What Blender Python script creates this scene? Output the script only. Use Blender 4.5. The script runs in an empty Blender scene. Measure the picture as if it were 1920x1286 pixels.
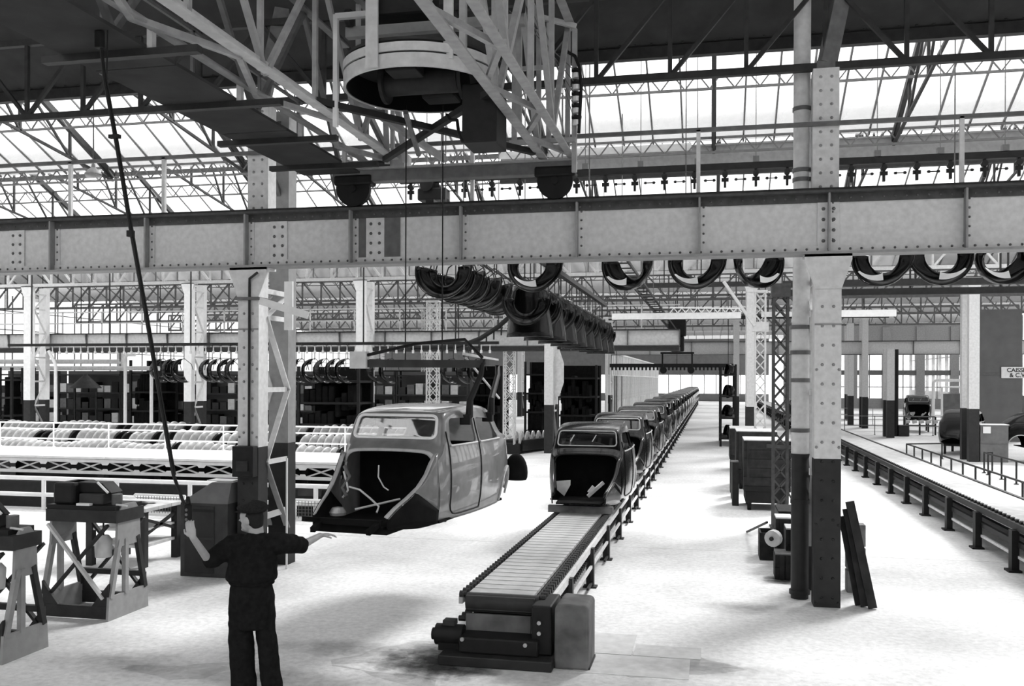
import bpy, bmesh, math, random
from mathutils import Vector, Matrix
random.seed(7)
SC = bpy.context.scene
COL = SC.collection
rad = math.radians
# ------------------------------------------------------------------ camera, sky, sun, exposure
F, H, CX, CY = 1750.0, 2.75, 960.0, 711.0          # focal length in px of the 1920 frame, eye height
YAW, ROLL = rad(12.1), rad(0.2)
FW = Vector((-math.sin(YAW), math.cos(YAW), 0)); RT = Vector((math.cos(YAW), math.sin(YAW), 0)); UP = Vector((0, 0, 1))
cam_d = bpy.data.cameras.new('camera'); cam = bpy.data.objects.new('camera', cam_d); COL.objects.link(cam)
cam_d.sensor_width = 36; cam_d.sensor_fit = 'HORIZONTAL'; cam_d.lens = 36 * F / 1920
cam_d.shift_y = (CY - 643) / 1920; cam_d.clip_end = 400
r_ = RT * math.cos(ROLL) + UP * math.sin(ROLL); u_ = UP * math.cos(ROLL) - RT * math.sin(ROLL); b_ = -FW
cam.matrix_world = Matrix(((r_.x, u_.x, b_.x, 0), (r_.y, u_.y, b_.y, 0), (r_.z, u_.z, b_.z, H), (0, 0, 0, 1)))
SC.camera = cam
w = bpy.data.worlds.new('sky'); SC.world = w; w.use_nodes = True
bg = w.node_tree.nodes['Background']; bg.inputs[0].default_value = (1, 1, 1, 1); bg.inputs[1].default_value = 1.5
sun_d = bpy.data.lights.new('sun', 'SUN'); sun = bpy.data.objects.new('sun', sun_d); COL.objects.link(sun)
sun_d.energy = 12.0; sun_d.angle = rad(16)
sun.rotation_euler = Vector((-.36, -.62, -.70)).to_track_quat('-Z', 'Y').to_euler(); sun.location = (10, 30, 40)
SC.view_settings.view_transform = 'Standard'; SC.view_settings.look = 'None'
SC.view_settings.exposure = 0.2; SC.view_settings.gamma = 1; SC.view_settings.use_curve_mapping = False

def ray(px, py):
    a = (px - CX) / F; b = (CY - py) / F
    u = a * math.cos(ROLL) - b * math.sin(ROLL); v = a * math.sin(ROLL) + b * math.cos(ROLL)
    return FW + u * RT + v * UP
def at(px, py, X=None, Y=None, Z=None, D=None):
    """world point on the sight line of a photo pixel, at a plane X, Y or Z or at a depth D"""
    r = ray(px, py)
    t = D if D is not None else X / r.x if X is not None else Y / r.y if Y is not None else (Z - H) / r.z
    return Vector((0, 0, H)) + r * t

# ------------------------------------------------------------------ materials (grey: the photograph is black and white)
def mat(name, g, rough=.6, spec=.3, var=.12, scale=6, metal=0, bump=0, coat=0, detail=4):
    m = bpy.data.materials.new(name); m.use_nodes = True
    nt = m.node_tree; b = nt.nodes['Principled BSDF']
    b.inputs['Roughness'].default_value = rough; b.inputs['Specular IOR Level'].default_value = spec
    b.inputs['Metallic'].default_value = metal
    if coat: b.inputs['Coat Weight'].default_value = coat; b.inputs['Coat Roughness'].default_value = .04
    if var:
        tc = nt.nodes.new('ShaderNodeTexCoord'); n = nt.nodes.new('ShaderNodeTexNoise'); cr = nt.nodes.new('ShaderNodeValToRGB')
        n.inputs['Scale'].default_value = scale; n.inputs['Detail'].default_value = detail
        lo, hi = g * (1 - var), g * (1 + var)
        cr.color_ramp.elements[0].position = .3; cr.color_ramp.elements[1].position = .7
        cr.color_ramp.elements[0].color = (lo, lo, lo, 1); cr.color_ramp.elements[1].color = (hi, hi, hi, 1)
        nt.links.new(tc.outputs['Object'], n.inputs['Vector']); nt.links.new(n.outputs['Fac'], cr.inputs['Fac'])
        nt.links.new(cr.outputs['Color'], b.inputs['Base Color'])
        if bump:
            bp = nt.nodes.new('ShaderNodeBump'); bp.inputs['Strength'].default_value = bump; bp.inputs['Distance'].default_value = .01
            nt.links.new(n.outputs['Fac'], bp.inputs['Height']); nt.links.new(bp.outputs['Normal'], b.inputs['Normal'])
    else:
        b.inputs['Base Color'].default_value = (g, g, g, 1)
    return m
M = dict(
    paint=mat('light_grey_paint', .60, .6, .2, .1, 14), paint2=mat('mid_grey_paint', .27, .6, .2, .12, 9),
    base=mat('dark_base_paint', .02, .55, .3, .25, 9), craneg=mat('crane_grey_paint', .33, .6, .2, .15, 9), cranep=mat('crane_pale_paint', .48, .6, .2, .12, 9), dark=mat('dark_steel', .022, .6, .3, .3, 10),
    black=mat('black_iron', .010, .6, .25, .3, 10), mid=mat('steel_grey', .12, .5, .3, .2, 10),
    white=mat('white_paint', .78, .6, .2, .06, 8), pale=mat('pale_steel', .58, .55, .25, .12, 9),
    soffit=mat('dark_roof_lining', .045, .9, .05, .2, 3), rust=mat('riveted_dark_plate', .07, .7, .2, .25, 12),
    gloss=mat('black_gloss_enamel', .004, .18, .2, 0, coat=.2), fend=mat('black_fender_enamel', .003, .22, .2, 0, coat=.08),
    primer=mat('grey_primer', .17, .36, .45, .28, 5, detail=8, coat=.8), flange=mat('bare_steel_flange', .42, .45, .4, .15, 10),
    metalf=mat('bright_pressed_steel', .42, .3, .5, .3, 8, metal=.3), wood=mat('worn_wood', .17, .75, .15, .35, 7),
    woodl=mat('pale_wood', .5, .75, .15, .2, 7), woodd=mat('dark_wood', .028, .75, .15, .4, 7),
    slat=mat('worn_steel_slat', .4, .5, .3, .2, 5), guard=mat('stained_guard_plate', .12, .7, .2, .45, 4, detail=8),
    cloth=mat('dark_work_cloth', .011, .95, .05, .3, 25, bump=.4), cap=mat('dark_wool_cap', .02, .95, .05, .3, 60, bump=.4),
    skin=mat('skin', .36, .55, .3, .06, 20), hair=mat('dark_hair', .012, .7, .2, .3, 80),
    rubber=mat('black_rubber', .012, .7, .2, .2, 10), cabinet=mat('dull_grey_locker', .04, .65, .2, .3, 5),
    locker=mat('pale_grey_locker', .14, .65, .2, .15, 5), wall=mat('grey_wall', .14, .8, .1, .1, 2), paper=mat('paper', .75, .8, .1, 0),
    ink=mat('black_lettering', .02, .8, .1, 0), dull=mat('dull_black', .008, .9, .08, .3, 9))
def glassmat(name, t, g, gloss=0):
    """window glass: passes most light straight through, a dusty film scatters the rest"""
    m = bpy.data.materials.new(name); m.use_nodes = True; nt = m.node_tree; nt.nodes.clear()
    o = nt.nodes.new('ShaderNodeOutputMaterial'); tr = nt.nodes.new('ShaderNodeBsdfTransparent'); tr.inputs[0].default_value = (t, t, t, 1)
    tl = nt.nodes.new('ShaderNodeBsdfTranslucent'); tl.inputs[0].default_value = (g, g, g, 1)
    mx = nt.nodes.new('ShaderNodeMixShader'); mx.inputs[0].default_value = .25
    tc = nt.nodes.new('ShaderNodeTexCoord'); n = nt.nodes.new('ShaderNodeTexNoise'); n.inputs['Scale'].default_value = .9; n.inputs['Detail'].default_value = 5
    mr = nt.nodes.new('ShaderNodeMapRange'); mr.inputs['From Min'].default_value = .3; mr.inputs['From Max'].default_value = .7
    mr.inputs['To Min'].default_value = .12; mr.inputs['To Max'].default_value = .38
    nt.links.new(tc.outputs['Object'], n.inputs['Vector']); nt.links.new(n.outputs['Fac'], mr.inputs['Value']); nt.links.new(mr.outputs['Result'], mx.inputs[0])
    nt.links.new(tr.outputs[0], mx.inputs[1]); nt.links.new(tl.outputs[0], mx.inputs[2])
    last = mx
    if gloss:
        gl = nt.nodes.new('ShaderNodeBsdfGlossy'); gl.inputs['Roughness'].default_value = .03; m2 = nt.nodes.new('ShaderNodeMixShader'); m2.inputs[0].default_value = gloss
        nt.links.new(mx.outputs[0], m2.inputs[1]); nt.links.new(gl.outputs[0], m2.inputs[2]); last = m2
    nt.links.new(last.outputs[0], o.inputs[0]); return m
M['glass'] = glassmat('roof_glass', .92, .8); M['glassfar'] = glassmat('sooty_roof_glass', .58, .32); M['wglass'] = glassmat('window_glass', .95, .8, .05)
M['screen'] = glassmat('windscreen_glass', .55, .3, .42); M['darkglass'] = glassmat('dark_car_glass', .12, .05, .10)
def floormat():
    m = bpy.data.materials.new('worn_concrete'); m.use_nodes = True; nt = m.node_tree; b = nt.nodes['Principled BSDF']
    b.inputs['Roughness'].default_value = .62; b.inputs['Specular IOR Level'].default_value = .25
    tc = nt.nodes.new('ShaderNodeTexCoord')
    def ramp(scale, det, p0, p1, c0, c1):
        n = nt.nodes.new('ShaderNodeTexNoise'); n.inputs['Scale'].default_value = scale; n.inputs['Detail'].default_value = det; n.inputs['Roughness'].default_value = .65
        c = nt.nodes.new('ShaderNodeValToRGB'); e = c.color_ramp.elements
        e[0].position = p0; e[1].position = p1; e[0].color = (c0, c0, c0, 1); e[1].color = (c1, c1, c1, 1)
        nt.links.new(tc.outputs['Object'], n.inputs['Vector']); nt.links.new(n.outputs['Fac'], c.inputs['Fac']); return c
    a = ramp(.35, 6, .36, .55, .62, .8); d = ramp(14, 6, .3, .62, .74, 1.0)
    mu = nt.nodes.new('ShaderNodeMix'); mu.data_type = 'RGBA'; mu.blend_type = 'MULTIPLY'; mu.inputs['Factor'].default_value = 1
    nt.links.new(a.outputs['Color'], mu.inputs['A']); nt.links.new(d.outputs['Color'], mu.inputs['B'])
    nt.links.new(mu.outputs['Result'], b.inputs['Base Color']); return m
M['floor'] = floormat()
def stainmat():
    """oil-soaked dirt on the concrete: patchy edges come from the noise"""
    m = mat('oily_floor_dirt', .16, .8, .15, .6, 3, detail=8); return m
M['stain'] = stainmat()

# ------------------------------------------------------------------ mesh helpers
def V(*a): return Vector(a[0]) if len(a) == 1 else Vector(a)
class MB:
    def __init__(s): s.v = []; s.f = []
    def add(s, vs, fs):
        n = len(s.v); s.v += [tuple(v) for v in vs]; s.f += [tuple(i + n for i in f) for f in fs]; return s
    def box(s, x0, x1, y0, y1, z0, z1):
        return s.add([(x0, y0, z0), (x1, y0, z0), (x1, y1, z0), (x0, y1, z0), (x0, y0, z1), (x1, y0, z1), (x1, y1, z1), (x0, y1, z1)],
                     [(0, 3, 2, 1), (4, 5, 6, 7), (0, 1, 5, 4), (1, 2, 6, 5), (2, 3, 7, 6), (3, 0, 4, 7)])
    def cbox(s, c, sx, sy, sz): return s.box(c[0] - sx / 2, c[0] + sx / 2, c[1] - sy / 2, c[1] + sy / 2, c[2] - sz / 2, c[2] + sz / 2)
    def bar(s, p, q, wd, ht=None, up=(0, 0, 1)):
        p, q = V(p), V(q); ht = ht or wd; d = (q - p).normalized(); u = V(up)
        if abs(d.dot(u)) > .98: u = V(0, 1, 0)
        a = d.cross(u).normalized() * wd / 2; b = a.cross(d).normalized() * ht / 2
        vs = [p - a - b, p + a - b, p + a + b, p - a + b, q - a - b, q + a - b, q + a + b, q - a + b]
        return s.add(vs, [(0, 1, 2, 3), (7, 6, 5, 4), (0, 4, 5, 1), (1, 5, 6, 2), (2, 6, 7, 3), (3, 7, 4, 0)])
    def angle(s, p, q, wd, up=(0, 0, 1), t=.012):
        """an L section: two thin legs at right angles"""
        p, q = V(p), V(q); d = (q - p).normalized(); u = V(up)
        if abs(d.dot(u)) > .98: u = V(0, 1, 0)
        a = d.cross(u).normalized(); b = a.cross(d).normalized()
        s.bar(p + a * wd / 2, q + a * wd / 2, wd, t, up); return s.bar(p + b * wd / 2, q + b * wd / 2, t, wd, up)
    def cyl(s, p, q, r, n=10, r2=None):
        p, q = V(p), V(q); d = (q - p).normalized(); u = V(0, 0, 1) if abs(d.z) < .9 else V(1, 0, 0)
        a = d.cross(u).normalized(); b = d.cross(a); r2 = r if r2 is None else r2
        vs = [p + (a * math.cos(t) + b * math.sin(t)) * r for t in [2 * math.pi * i / n for i in range(n)]]
        vs += [q + (a * math.cos(t) + b * math.sin(t)) * r2 for t in [2 * math.pi * i / n for i in range(n)]]
        fs = [(i, (i + 1) % n, n + (i + 1) % n, n + i) for i in range(n)] + [tuple(range(n))[::-1], tuple(range(n, 2 * n))]
        return s.add(vs, fs)
    def tube(s, pts, r, n=7):
        pts = [V(p) for p in pts]; rs = r if isinstance(r, (list, tuple)) else [r] * len(pts)
        a = None; vs = []
        for i, p in enumerate(pts):
            d = (pts[min(i + 1, len(pts) - 1)] - pts[max(i - 1, 0)]).normalized()
            if a is None: a = d.cross(V(0, 0, 1) if abs(d.z) < .9 else V(1, 0, 0)).normalized()
            a = (a - d * a.dot(d)).normalized(); b = d.cross(a)
            vs += [p + (a * math.cos(t) + b * math.sin(t)) * rs[i] for t in [2 * math.pi * k / n for k in range(n)]]
        fs = []
        for i in range(len(pts) - 1):
            for k in range(n): fs.append((i * n + k, i * n + (k + 1) % n, (i + 1) * n + (k + 1) % n, (i + 1) * n + k))
        fs += [tuple(range(n))[::-1], tuple(range((len(pts) - 1) * n, len(pts) * n))]
        return s.add(vs, fs)
    def lathe(s, c, prof, n=16):
        c = V(c); vs = []; m = len(prof)
        for r, z in prof: vs += [c + V(r * math.cos(2 * math.pi * k / n), r * math.sin(2 * math.pi * k / n), z) for k in range(n)]
        fs = [(i * n + k, i * n + (k + 1) % n, (i + 1) * n + (k + 1) % n, (i + 1) * n + k) for i in range(m - 1) for k in range(n)]
        fs += [tuple(range(n))[::-1], tuple(range((m - 1) * n, m * n))]
        return s.add(vs, fs)
    def prism(s, poly, plane, a, b):
        n = len(poly); g = {'xz': lambda p, t: (p[0], t, p[1]), 'yz': lambda p, t: (t, p[0], p[1]), 'xy': lambda p, t: (p[0], p[1], t)}[plane]
        vs = [g(p, a) for p in poly] + [g(p, b) for p in poly]
        return s.add(vs, [tuple(range(n))[::-1], tuple(range(n, 2 * n))] + [(i, (i + 1) % n, n + (i + 1) % n, n + i) for i in range(n)])
    def grid(s, rows, close=False):
        n = len(rows[0]); vs = [p for r in rows for p in r]
        fs = [(i * n + k, i * n + (k + 1) % n, (i + 1) * n + (k + 1) % n, (i + 1) * n + k) for i in range(len(rows) - 1) for k in range(n if close else n - 1)]
        return s.add(vs, fs)
    def mesh(s, name, m, off=None, smooth=False):
        me = bpy.data.meshes.new(name); o = off or Vector()
        me.from_pydata([(v[0] - o.x, v[1] - o.y, v[2] - o.z) for v in s.v], [], s.f)
        bm = bmesh.new(); bm.from_mesh(me); bmesh.ops.recalc_face_normals(bm, faces=bm.faces); bm.to_mesh(me); bm.free()
        if smooth: me.polygons.foreach_set('use_smooth', [True] * len(me.polygons))
        me.materials.append(M[m] if isinstance(m, str) else m); me.update(); return me
    def build(s, name, m, parent=None, smooth=False, bevel=0, solid=0, stuff=False):
        off = Vector()
        r = parent
        while r is not None and r.parent is not None: r = r.parent
        if r is not None: off = r.location.copy()
        o = link(name, s.mesh(name, m, off, smooth), parent)
        if smooth: autosmooth(o)
        if solid: md = o.modifiers.new('solid', 'SOLIDIFY'); md.thickness = solid; md.offset = -1
        if bevel: md = o.modifiers.new('bevel', 'BEVEL'); md.width = bevel; md.segments = 2; md.limit_method = 'ANGLE'
        if stuff: o['kind'] = 'stuff'
        return o
def autosmooth(o, ang=42):
    me = o.data; bm = bmesh.new(); bm.from_mesh(me); lim = rad(ang)
    for e in bm.edges:
        if len(e.link_faces) == 2 and e.calc_face_angle(0) > lim: e.smooth = False
    bm.to_mesh(me); bm.free()
def link(name, data, parent=None, loc=None, rot=None, scale=None):
    o = bpy.data.objects.new(name, data); COL.objects.link(o)
    if parent is not None: o.parent = parent
    if loc is not None: o.location = loc
    if rot is not None: o.rotation_euler = rot
    if scale is not None: o.scale = scale
    return o
def tag(o, label, cat, group=None, kind=None):
    o['label'] = label; o['category'] = cat
    if group: o['group'] = group
    if kind: o['kind'] = kind
    return o
def T(name, label, cat, group=None, loc=(0, 0, 0), kind=None):
    o = link(name, None, None, loc); o.empty_display_size = .1
    return tag(o, label, cat, group, kind)
def struct(name, label, cat='structure', loc=(0, 0, 0)):
    return T(name, label, cat, None, loc, 'structure')
def copy_tree(o, parent=None):
    c = o.copy(); COL.objects.link(c); c.parent = parent
    for ch in list(o.children): copy_tree(ch, c)
    return c
def evaluated(o):
    dg = bpy.context.evaluated_depsgraph_get(); dg.update()
    me = bpy.data.meshes.new_from_object(o.evaluated_get(dg)); return me
def drop(o): bpy.data.objects.remove(o, do_unlink=True)
def lerp(a, b, t): return a + (b - a) * t
def interp(x, tab):
    for (x0, y0), (x1, y1) in zip(tab, tab[1:]):
        if x <= x1:
            t = max(0, min(1, (x - x0) / (x1 - x0))); return y0 + (y1 - y0) * t
    return tab[-1][1]
def sinterp(x, tab):
    """smooth (Catmull-Rom) interpolation through the table"""
    n = len(tab)
    if x <= tab[0][0]: return tab[0][1]
    if x >= tab[-1][0]: return tab[-1][1]
    for i in range(n - 1):
        if tab[i][0] <= x <= tab[i + 1][0]: break
    x0, y0 = tab[i]; x1, y1 = tab[i + 1]
    m0 = (y1 - tab[i - 1][1]) / (x1 - tab[i - 1][0]) if i > 0 else (y1 - y0) / (x1 - x0)
    m1 = (tab[i + 2][1] - y0) / (tab[i + 2][0] - x0) if i < n - 2 else (y1 - y0) / (x1 - x0)
    h = x1 - x0; t = (x - x0) / h
    return (2*t**3-3*t**2+1)*y0 + (t**3-2*t**2+t)*h*m0 + (-2*t**3+3*t**2)*y1 + (t**3-t**2)*h*m1

# ------------------------------------------------------------------ floor
fl = struct('floor', 'pale worn concrete shop floor', 'floor')
MB().box(-46, 26, -12, 126, -.30, -.012).build('sub_base', 'base', fl)
ys = [-12, 4.1, 15.4, 26.7, 38, 49.3, 71.9, 94.5, 126]
for a, b in zip(ys, ys[1:]): MB().box(-46, 26, a + .006, b - .006, -.10, 0).build('slab', 'floor', fl)
def blob(cx, cy, rx, ry, n=26, seed=0, z=.003):
    rg = random.Random(seed); ph = [rg.uniform(0, 6.28) for _ in range(4)]
    pts = []
    for k in range(n):
        t = 2 * math.pi * k / n; r = 1 + .16 * math.sin(2 * t + ph[0]) + .12 * math.sin(3 * t + ph[1]) + .1 * math.sin(5 * t + ph[2]) + .07 * math.sin(9 * t + ph[3])
        pts.append((cx + rx * r * math.cos(t), cy + ry * r * math.sin(t)))
    return MB().prism(pts, 'xy', 0, z)
def softfilm(name, dens):
    """dark film that thins out towards its rim: the film covers the concrete only where the noise lets it"""
    m = bpy.data.materials.new(name); m.use_nodes = True; nt = m.node_tree; b = nt.nodes['Principled BSDF']; o = nt.nodes['Material Output']
    b.inputs['Base Color'].default_value = (.05, .05, .05, 1); b.inputs['Roughness'].default_value = .8
    tc = nt.nodes.new('ShaderNodeTexCoord'); n = nt.nodes.new('ShaderNodeTexNoise'); n.inputs['Scale'].default_value = 5; n.inputs['Detail'].default_value = 8; n.inputs['Roughness'].default_value = .7
    g = nt.nodes.new('ShaderNodeTexGradient'); g.gradient_type = 'SPHERICAL'
    mp = nt.nodes.new('ShaderNodeMapping'); mp.inputs['Location'].default_value = (-1, -1, 0); mp.inputs['Scale'].default_value = (2, 2, 0)
    ma = nt.nodes.new('ShaderNodeMath'); ma.operation = 'MULTIPLY'; mr = nt.nodes.new('ShaderNodeMapRange')
    mr.inputs['From Min'].default_value = .17; mr.inputs['From Max'].default_value = .5; mr.inputs['To Max'].default_value = dens
    tr = nt.nodes.new('ShaderNodeBsdfTransparent'); mx = nt.nodes.new('ShaderNodeMixShader')
    nt.links.new(tc.outputs['Generated'], mp.inputs['Vector']); nt.links.new(mp.outputs['Vector'], g.inputs['Vector'])
    nt.links.new(tc.outputs['Object'], n.inputs['Vector']); nt.links.new(g.outputs['Fac'], ma.inputs[0]); nt.links.new(n.outputs['Fac'], ma.inputs[1])
    nt.links.new(ma.outputs[0], mr.inputs['Value']); nt.links.new(mr.outputs['Result'], mx.inputs[0])
    nt.links.new(tr.outputs[0], mx.inputs[1]); nt.links.new(b.outputs[0], mx.inputs[2]); nt.links.new(mx.outputs[0], o.inputs[0]); return m
M['dirt'] = softfilm('oily_dirt_film', .95); M['greyfilm'] = softfilm('thin_grey_film', .2)  # two films fading at the rim: heavy oily dirt and a thin grey
for i, (px, py, rx, ry, mm) in enumerate([(850, 1240, 1.1, .75, 'dirt'), (650, 1215, 1.1, .55, 'greyfilm'), (1400, 1140, .9, .5, 'greyfilm'), (1475, 1090, .4, .5, 'dirt'),
                                          (1160, 1240, .9, .5, 'greyfilm'), (560, 1280, 1.6, .5, 'greyfilm'), (250, 1240, 1.3, .5, 'greyfilm'), (1300, 1250, 1.3, .5, 'greyfilm'), (300, 1100, .8, 1.0, 'greyfilm')]):
    p = at(px, py, Z=0); blob(p.x, p.y, rx, ry, 26, i, .003 + .0003 * i).build('floor_patch', mm, fl)
for x0, x1, y0, y1 in ((-1.28, -.78, 9.35, 10.1), (-1.28, -.2, 8.7, 9.33), (-.76, -.1, 9.35, 9.75)):
    MB().box(x0, x1, y0, y1, 0, .005).build('cover_plate', 'pale', fl, bevel=.002)

# ------------------------------------------------------------------ saw-tooth roof
def slope_pt(bay, x, t, drop=0):
    (ya, za), (yb, zb) = bay; return V(x, lerp(ya, yb, t), lerp(za, zb, t) - drop)
def panel(bay, x0, x1, t0, t1, thick, gap=0):
    m = MB(); ps = [slope_pt(bay, x0 + gap, t0), slope_pt(bay, x1 - gap, t0), slope_pt(bay, x1 - gap, t1), slope_pt(bay, x0 + gap, t1)]
    return m.add(ps + [p + V(0, 0, thick) for p in ps], [(0, 1, 2, 3), (7, 6, 5, 4), (0, 4, 5, 1), (1, 5, 6, 2), (2, 6, 7, 3), (3, 7, 4, 0)])
def glazed(bay, label, x0, x1, nx, nr, gm, each=True):
    r = struct('ceiling', label, 'roof'); w_ = (x1 - x0) / nx
    if each:
        me = panel(bay, 0, w_, 0, 1 / nr, .006, .02).mesh('pane', gm)
        for i in range(nx):
            for k in range(nr):
                link('pane', me, r, slope_pt(bay, x0 + i * w_, k / nr) - slope_pt(bay, 0, 0))
        mb = MB().bar(slope_pt(bay, 0, 0), slope_pt(bay, 0, 1), .035, .06).mesh('glazing_bar', 'mid')
        for i in range(nx + 1): link('glazing_bar', mb, r, (x0 + i * w_, 0, .0))
    else:
        m = MB(); b = MB()
        for i in range(nx):
            q = panel(bay, x0 + i * w_, x0 + (i + 1) * w_, 0, 1, .006, .02); m.add(q.v, q.f); b.bar(slope_pt(bay, x0 + i * w_, 0), slope_pt(bay, x0 + i * w_, 1), .05, .07)
        m.build('panes', gm, r, stuff=True); b.build('glazing_bars', 'mid', r, stuff=True)
    return r
def purlin(p, q, h, n, m, parent, c=.05):
    """small lattice beam under the glass"""
    p, q = V(p), V(q); d = V(0, 0, -h)
    MB().bar(p, q, c).bar(p + d, q + d, c).build('purlin', m, parent)
    w_ = MB()
    for i in range(n):
        a, b = p.lerp(q, i / n), p.lerp(q, (i + .5) / n); e = p.lerp(q, (i + 1) / n)
        w_.bar(a, b + d, .028).bar(b + d, e, .028)
    w_.build('purlin_web', m, parent, stuff=True)
opq = [((3.3, 11.8), (13.5, 7.45)), ((13.55, 7.45), (13.9, 12.5)), ((22.75, 8.45), (24.4, 12.4)), ((34.2, 7.95), (36.4, 12.2)), ((45.2, 7.95), (47.4, 12.2)), ((56.2, 7.95), (58.4, 12.2)),
       ((67.2, 7.95), (69.4, 12.2)), ((78.2, 7.95), (80.4, 12.2)), ((89.2, 7.95), (91.4, 12.2)), ((100.2, 7.95), (102.4, 12.2)), ((111.2, 7.95), (113.4, 12.2)), ((-9.5, 7.45), (-8, 11.8))]
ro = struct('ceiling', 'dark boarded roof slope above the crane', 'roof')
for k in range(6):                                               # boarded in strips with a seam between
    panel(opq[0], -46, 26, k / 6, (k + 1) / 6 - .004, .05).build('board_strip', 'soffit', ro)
MB().bar((-46, 13.42, 7.40), (26, 13.42, 7.40), .12, .16).build('edge_beam', 'dark', ro)
rv = MB()
for i in range(170): rv.cyl((-20 + i * .22, 13.36, 7.52), (-20 + i * .22, 13.335, 7.52), .02, 5)
rv.build('rivets', 'dark', ro, stuff=True)
for k, b in enumerate(opq[1:]):
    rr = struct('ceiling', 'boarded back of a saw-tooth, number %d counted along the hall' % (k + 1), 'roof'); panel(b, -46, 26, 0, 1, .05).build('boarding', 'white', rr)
g1 = glazed(((13.9, 12.5), (22.7, 8.40)), 'bright glazed roof slope behind the crane', -26.6, 18.2, 64, 4, 'glass')
g2 = glazed(((24.4, 12.4), (34.2, 7.95)), 'second glazed roof slope, behind the valley gutter', -38.5, 20.3, 70, 4, 'glass')
MB().box(-46, -38.5, 24.4, 34.2, 8, 8.05).build('side_boarding', 'soffit', g2)
for k, (ya, yb) in enumerate([(36.4, 45.2), (47.4, 56.2), (58.4, 67.2), (69.4, 78.2), (80.4, 89.2), (91.4, 100.2), (102.4, 111.2), (113.4, 122.2)]):
    g = glazed(((ya, 12.2), (yb, 7.95)), 'sooty glazed roof slope %d down the hall' % (k + 3), -46, 26, 72, 1, 'glassfar', False)
    for t in (.25, .5, .75):
        if k < 3: purlin(slope_pt(((ya, 12.2), (yb, 7.95)), -40, t, .1), slope_pt(((ya, 12.2), (yb, 7.95)), 22, t, .1), .4, 70, 'mid', g)
gb = glazed(((-8, 11.8), (1.5, 7.45)), 'glazed roof slope over the front of the hall', -46, 26, 60, 1, 'glass', False)
gr = glazed(((1.5, 7.45), (3.3, 11.8)), 'glazed upright of the first saw-tooth', -46, 26, 60, 1, 'glass', False)
b1 = ((13.9, 12.5), (22.7, 8.40)); b2 = ((24.4, 12.4), (34.2, 7.95))
for t in (.25, .5, .75, .97): purlin(slope_pt(b1, -26, t, .08), slope_pt(b1, 18, t, .08), .34, 84, 'mid', g1)
for t in (.35, .6, .85): purlin(slope_pt(b2, -38, t, .08), slope_pt(b2, 20, t, .08), .38, 90, 'mid', g2)
# rafters with struts and tie, one truss per line
rx1 = [-24.1 + 4.02 * i for i in range(11)]
def rafter_truss(bay, X, label, tie0, parent_cat='roof truss', mm='dark'):
    t = T('roof_truss', label, parent_cat, 'roof trusses under the glass', (X, bay[0][0], bay[0][1]))
    MB().bar(slope_pt(bay, X, 0, .12), slope_pt(bay, X, 1, .12), .10, .16).build('rafter', mm, t)
    end = slope_pt(bay, X, 1, .25); st = V(X, bay[0][0] + .6, tie0)
    MB().bar(st, end, .06).build('tie', mm, t)
    n = 5
    for i in range(1, n):
        a = slope_pt(bay, X, i / n, .14); b = st.lerp(end, max(0, (a.y - st.y) / (end.y - st.y)))
        MB().bar(a, b, .06).build('strut', mm, t)
        if i < n - 1 or True:
            c = st.lerp(end, max(0, min(1, ((slope_pt(bay, X, (i + 1) / n).y) - st.y) / (end.y - st.y))))
            MB().bar(slope_pt(bay, X, (i) / n, .14), c, .05).build('diagonal', mm, t)
    return t
for i, X in enumerate(rx1): rafter_truss(b1, X, 'dark roof truss under the glazed slope behind the crane', 9.2)
for i in range(14): rafter_truss(b2, -36 + 4.02 * i, 'dark roof truss under the second glazed slope', 9.0)
# valley gutter beam beyond the crane and its flashing
gut = T('gutter_beam', 'thick grey valley gutter beam carrying the glazed slope', 'beam', None, (-5, 22.9, 7.75))
MB().box(-5.2, 18, 22.8, 23.1, 7.72, 8.34).build('gutter_trough', 'paint2', gut); MB().box(-5.2, 18, 22.75, 23.15, 8.34, 8.38).build('top_lip', 'paint2', gut)
MB().box(-5.2, 18, 22.7, 22.85, 7.64, 7.72).build('bottom_lip', 'dark', gut); MB().cyl((-5.2, 22.6, 8.30), (-.5, 22.6, 8.30), .09, 12).build('flashing_roll', 'white', gut, True)
MB().box(-26, -5.25, 22.72, 22.82, 8.28, 8.38).build('valley_strip', 'mid', gut)
vb = struct('trim_1', 'bright glazed strip beneath the valley', 'window strip')
for i in range(34):
    MB().box(-26 + i * .98, -26 + i * .98 + .94, 34.0, 34.01, 6.7, 7.9).build('pane', 'glass', vb)
    MB().box(-26 + i * .98 - .03, -26 + i * .98 + .01, 33.97, 34.04, 6.7, 7.9).build('mullion', 'mid', vb)
MB().bar((-26.1, 34, 7.3), (7.4, 34, 7.3), .05).build('crossbar', 'mid', vb)

# ------------------------------------------------------------------ walls
wl = struct('wall_left', 'tall glazed side wall with thin bars', 'wall', (-44, 0, 0)); MB().box(-44.2, -44, -12, 124, 0, 2.2).build('dado', 'wall', wl)
MB().box(-44.12, -44.1, -12, 124, 2.2, 8).build('glazing', 'wglass', wl)
q = MB()
for i in range(68): q.bar((-44.05, -12 + 2 * i, 2.2), (-44.05, -12 + 2 * i, 8), .06)
for z in (3.4, 4.6, 5.8, 7): q.bar((-44.05, -12, z), (-44.05, 124, z), .05)
q.build('window_bars', 'mid', wl, stuff=True)
wr = struct('wall_right', 'side wall with dado and tall windows', 'wall', (24, 0, 0)); MB().box(24, 24.2, -12, 124, 0, 1.6).build('dado', 'wall', wr)
MB().box(24.1, 24.12, -12, 124, 1.6, 8).build('glazing', 'wglass', wr)
q = MB()
for i in range(46): q.box(23.9, 24.15, -12 + 3 * i, -11.6 + 3 * i, 1.6, 8)
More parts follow.
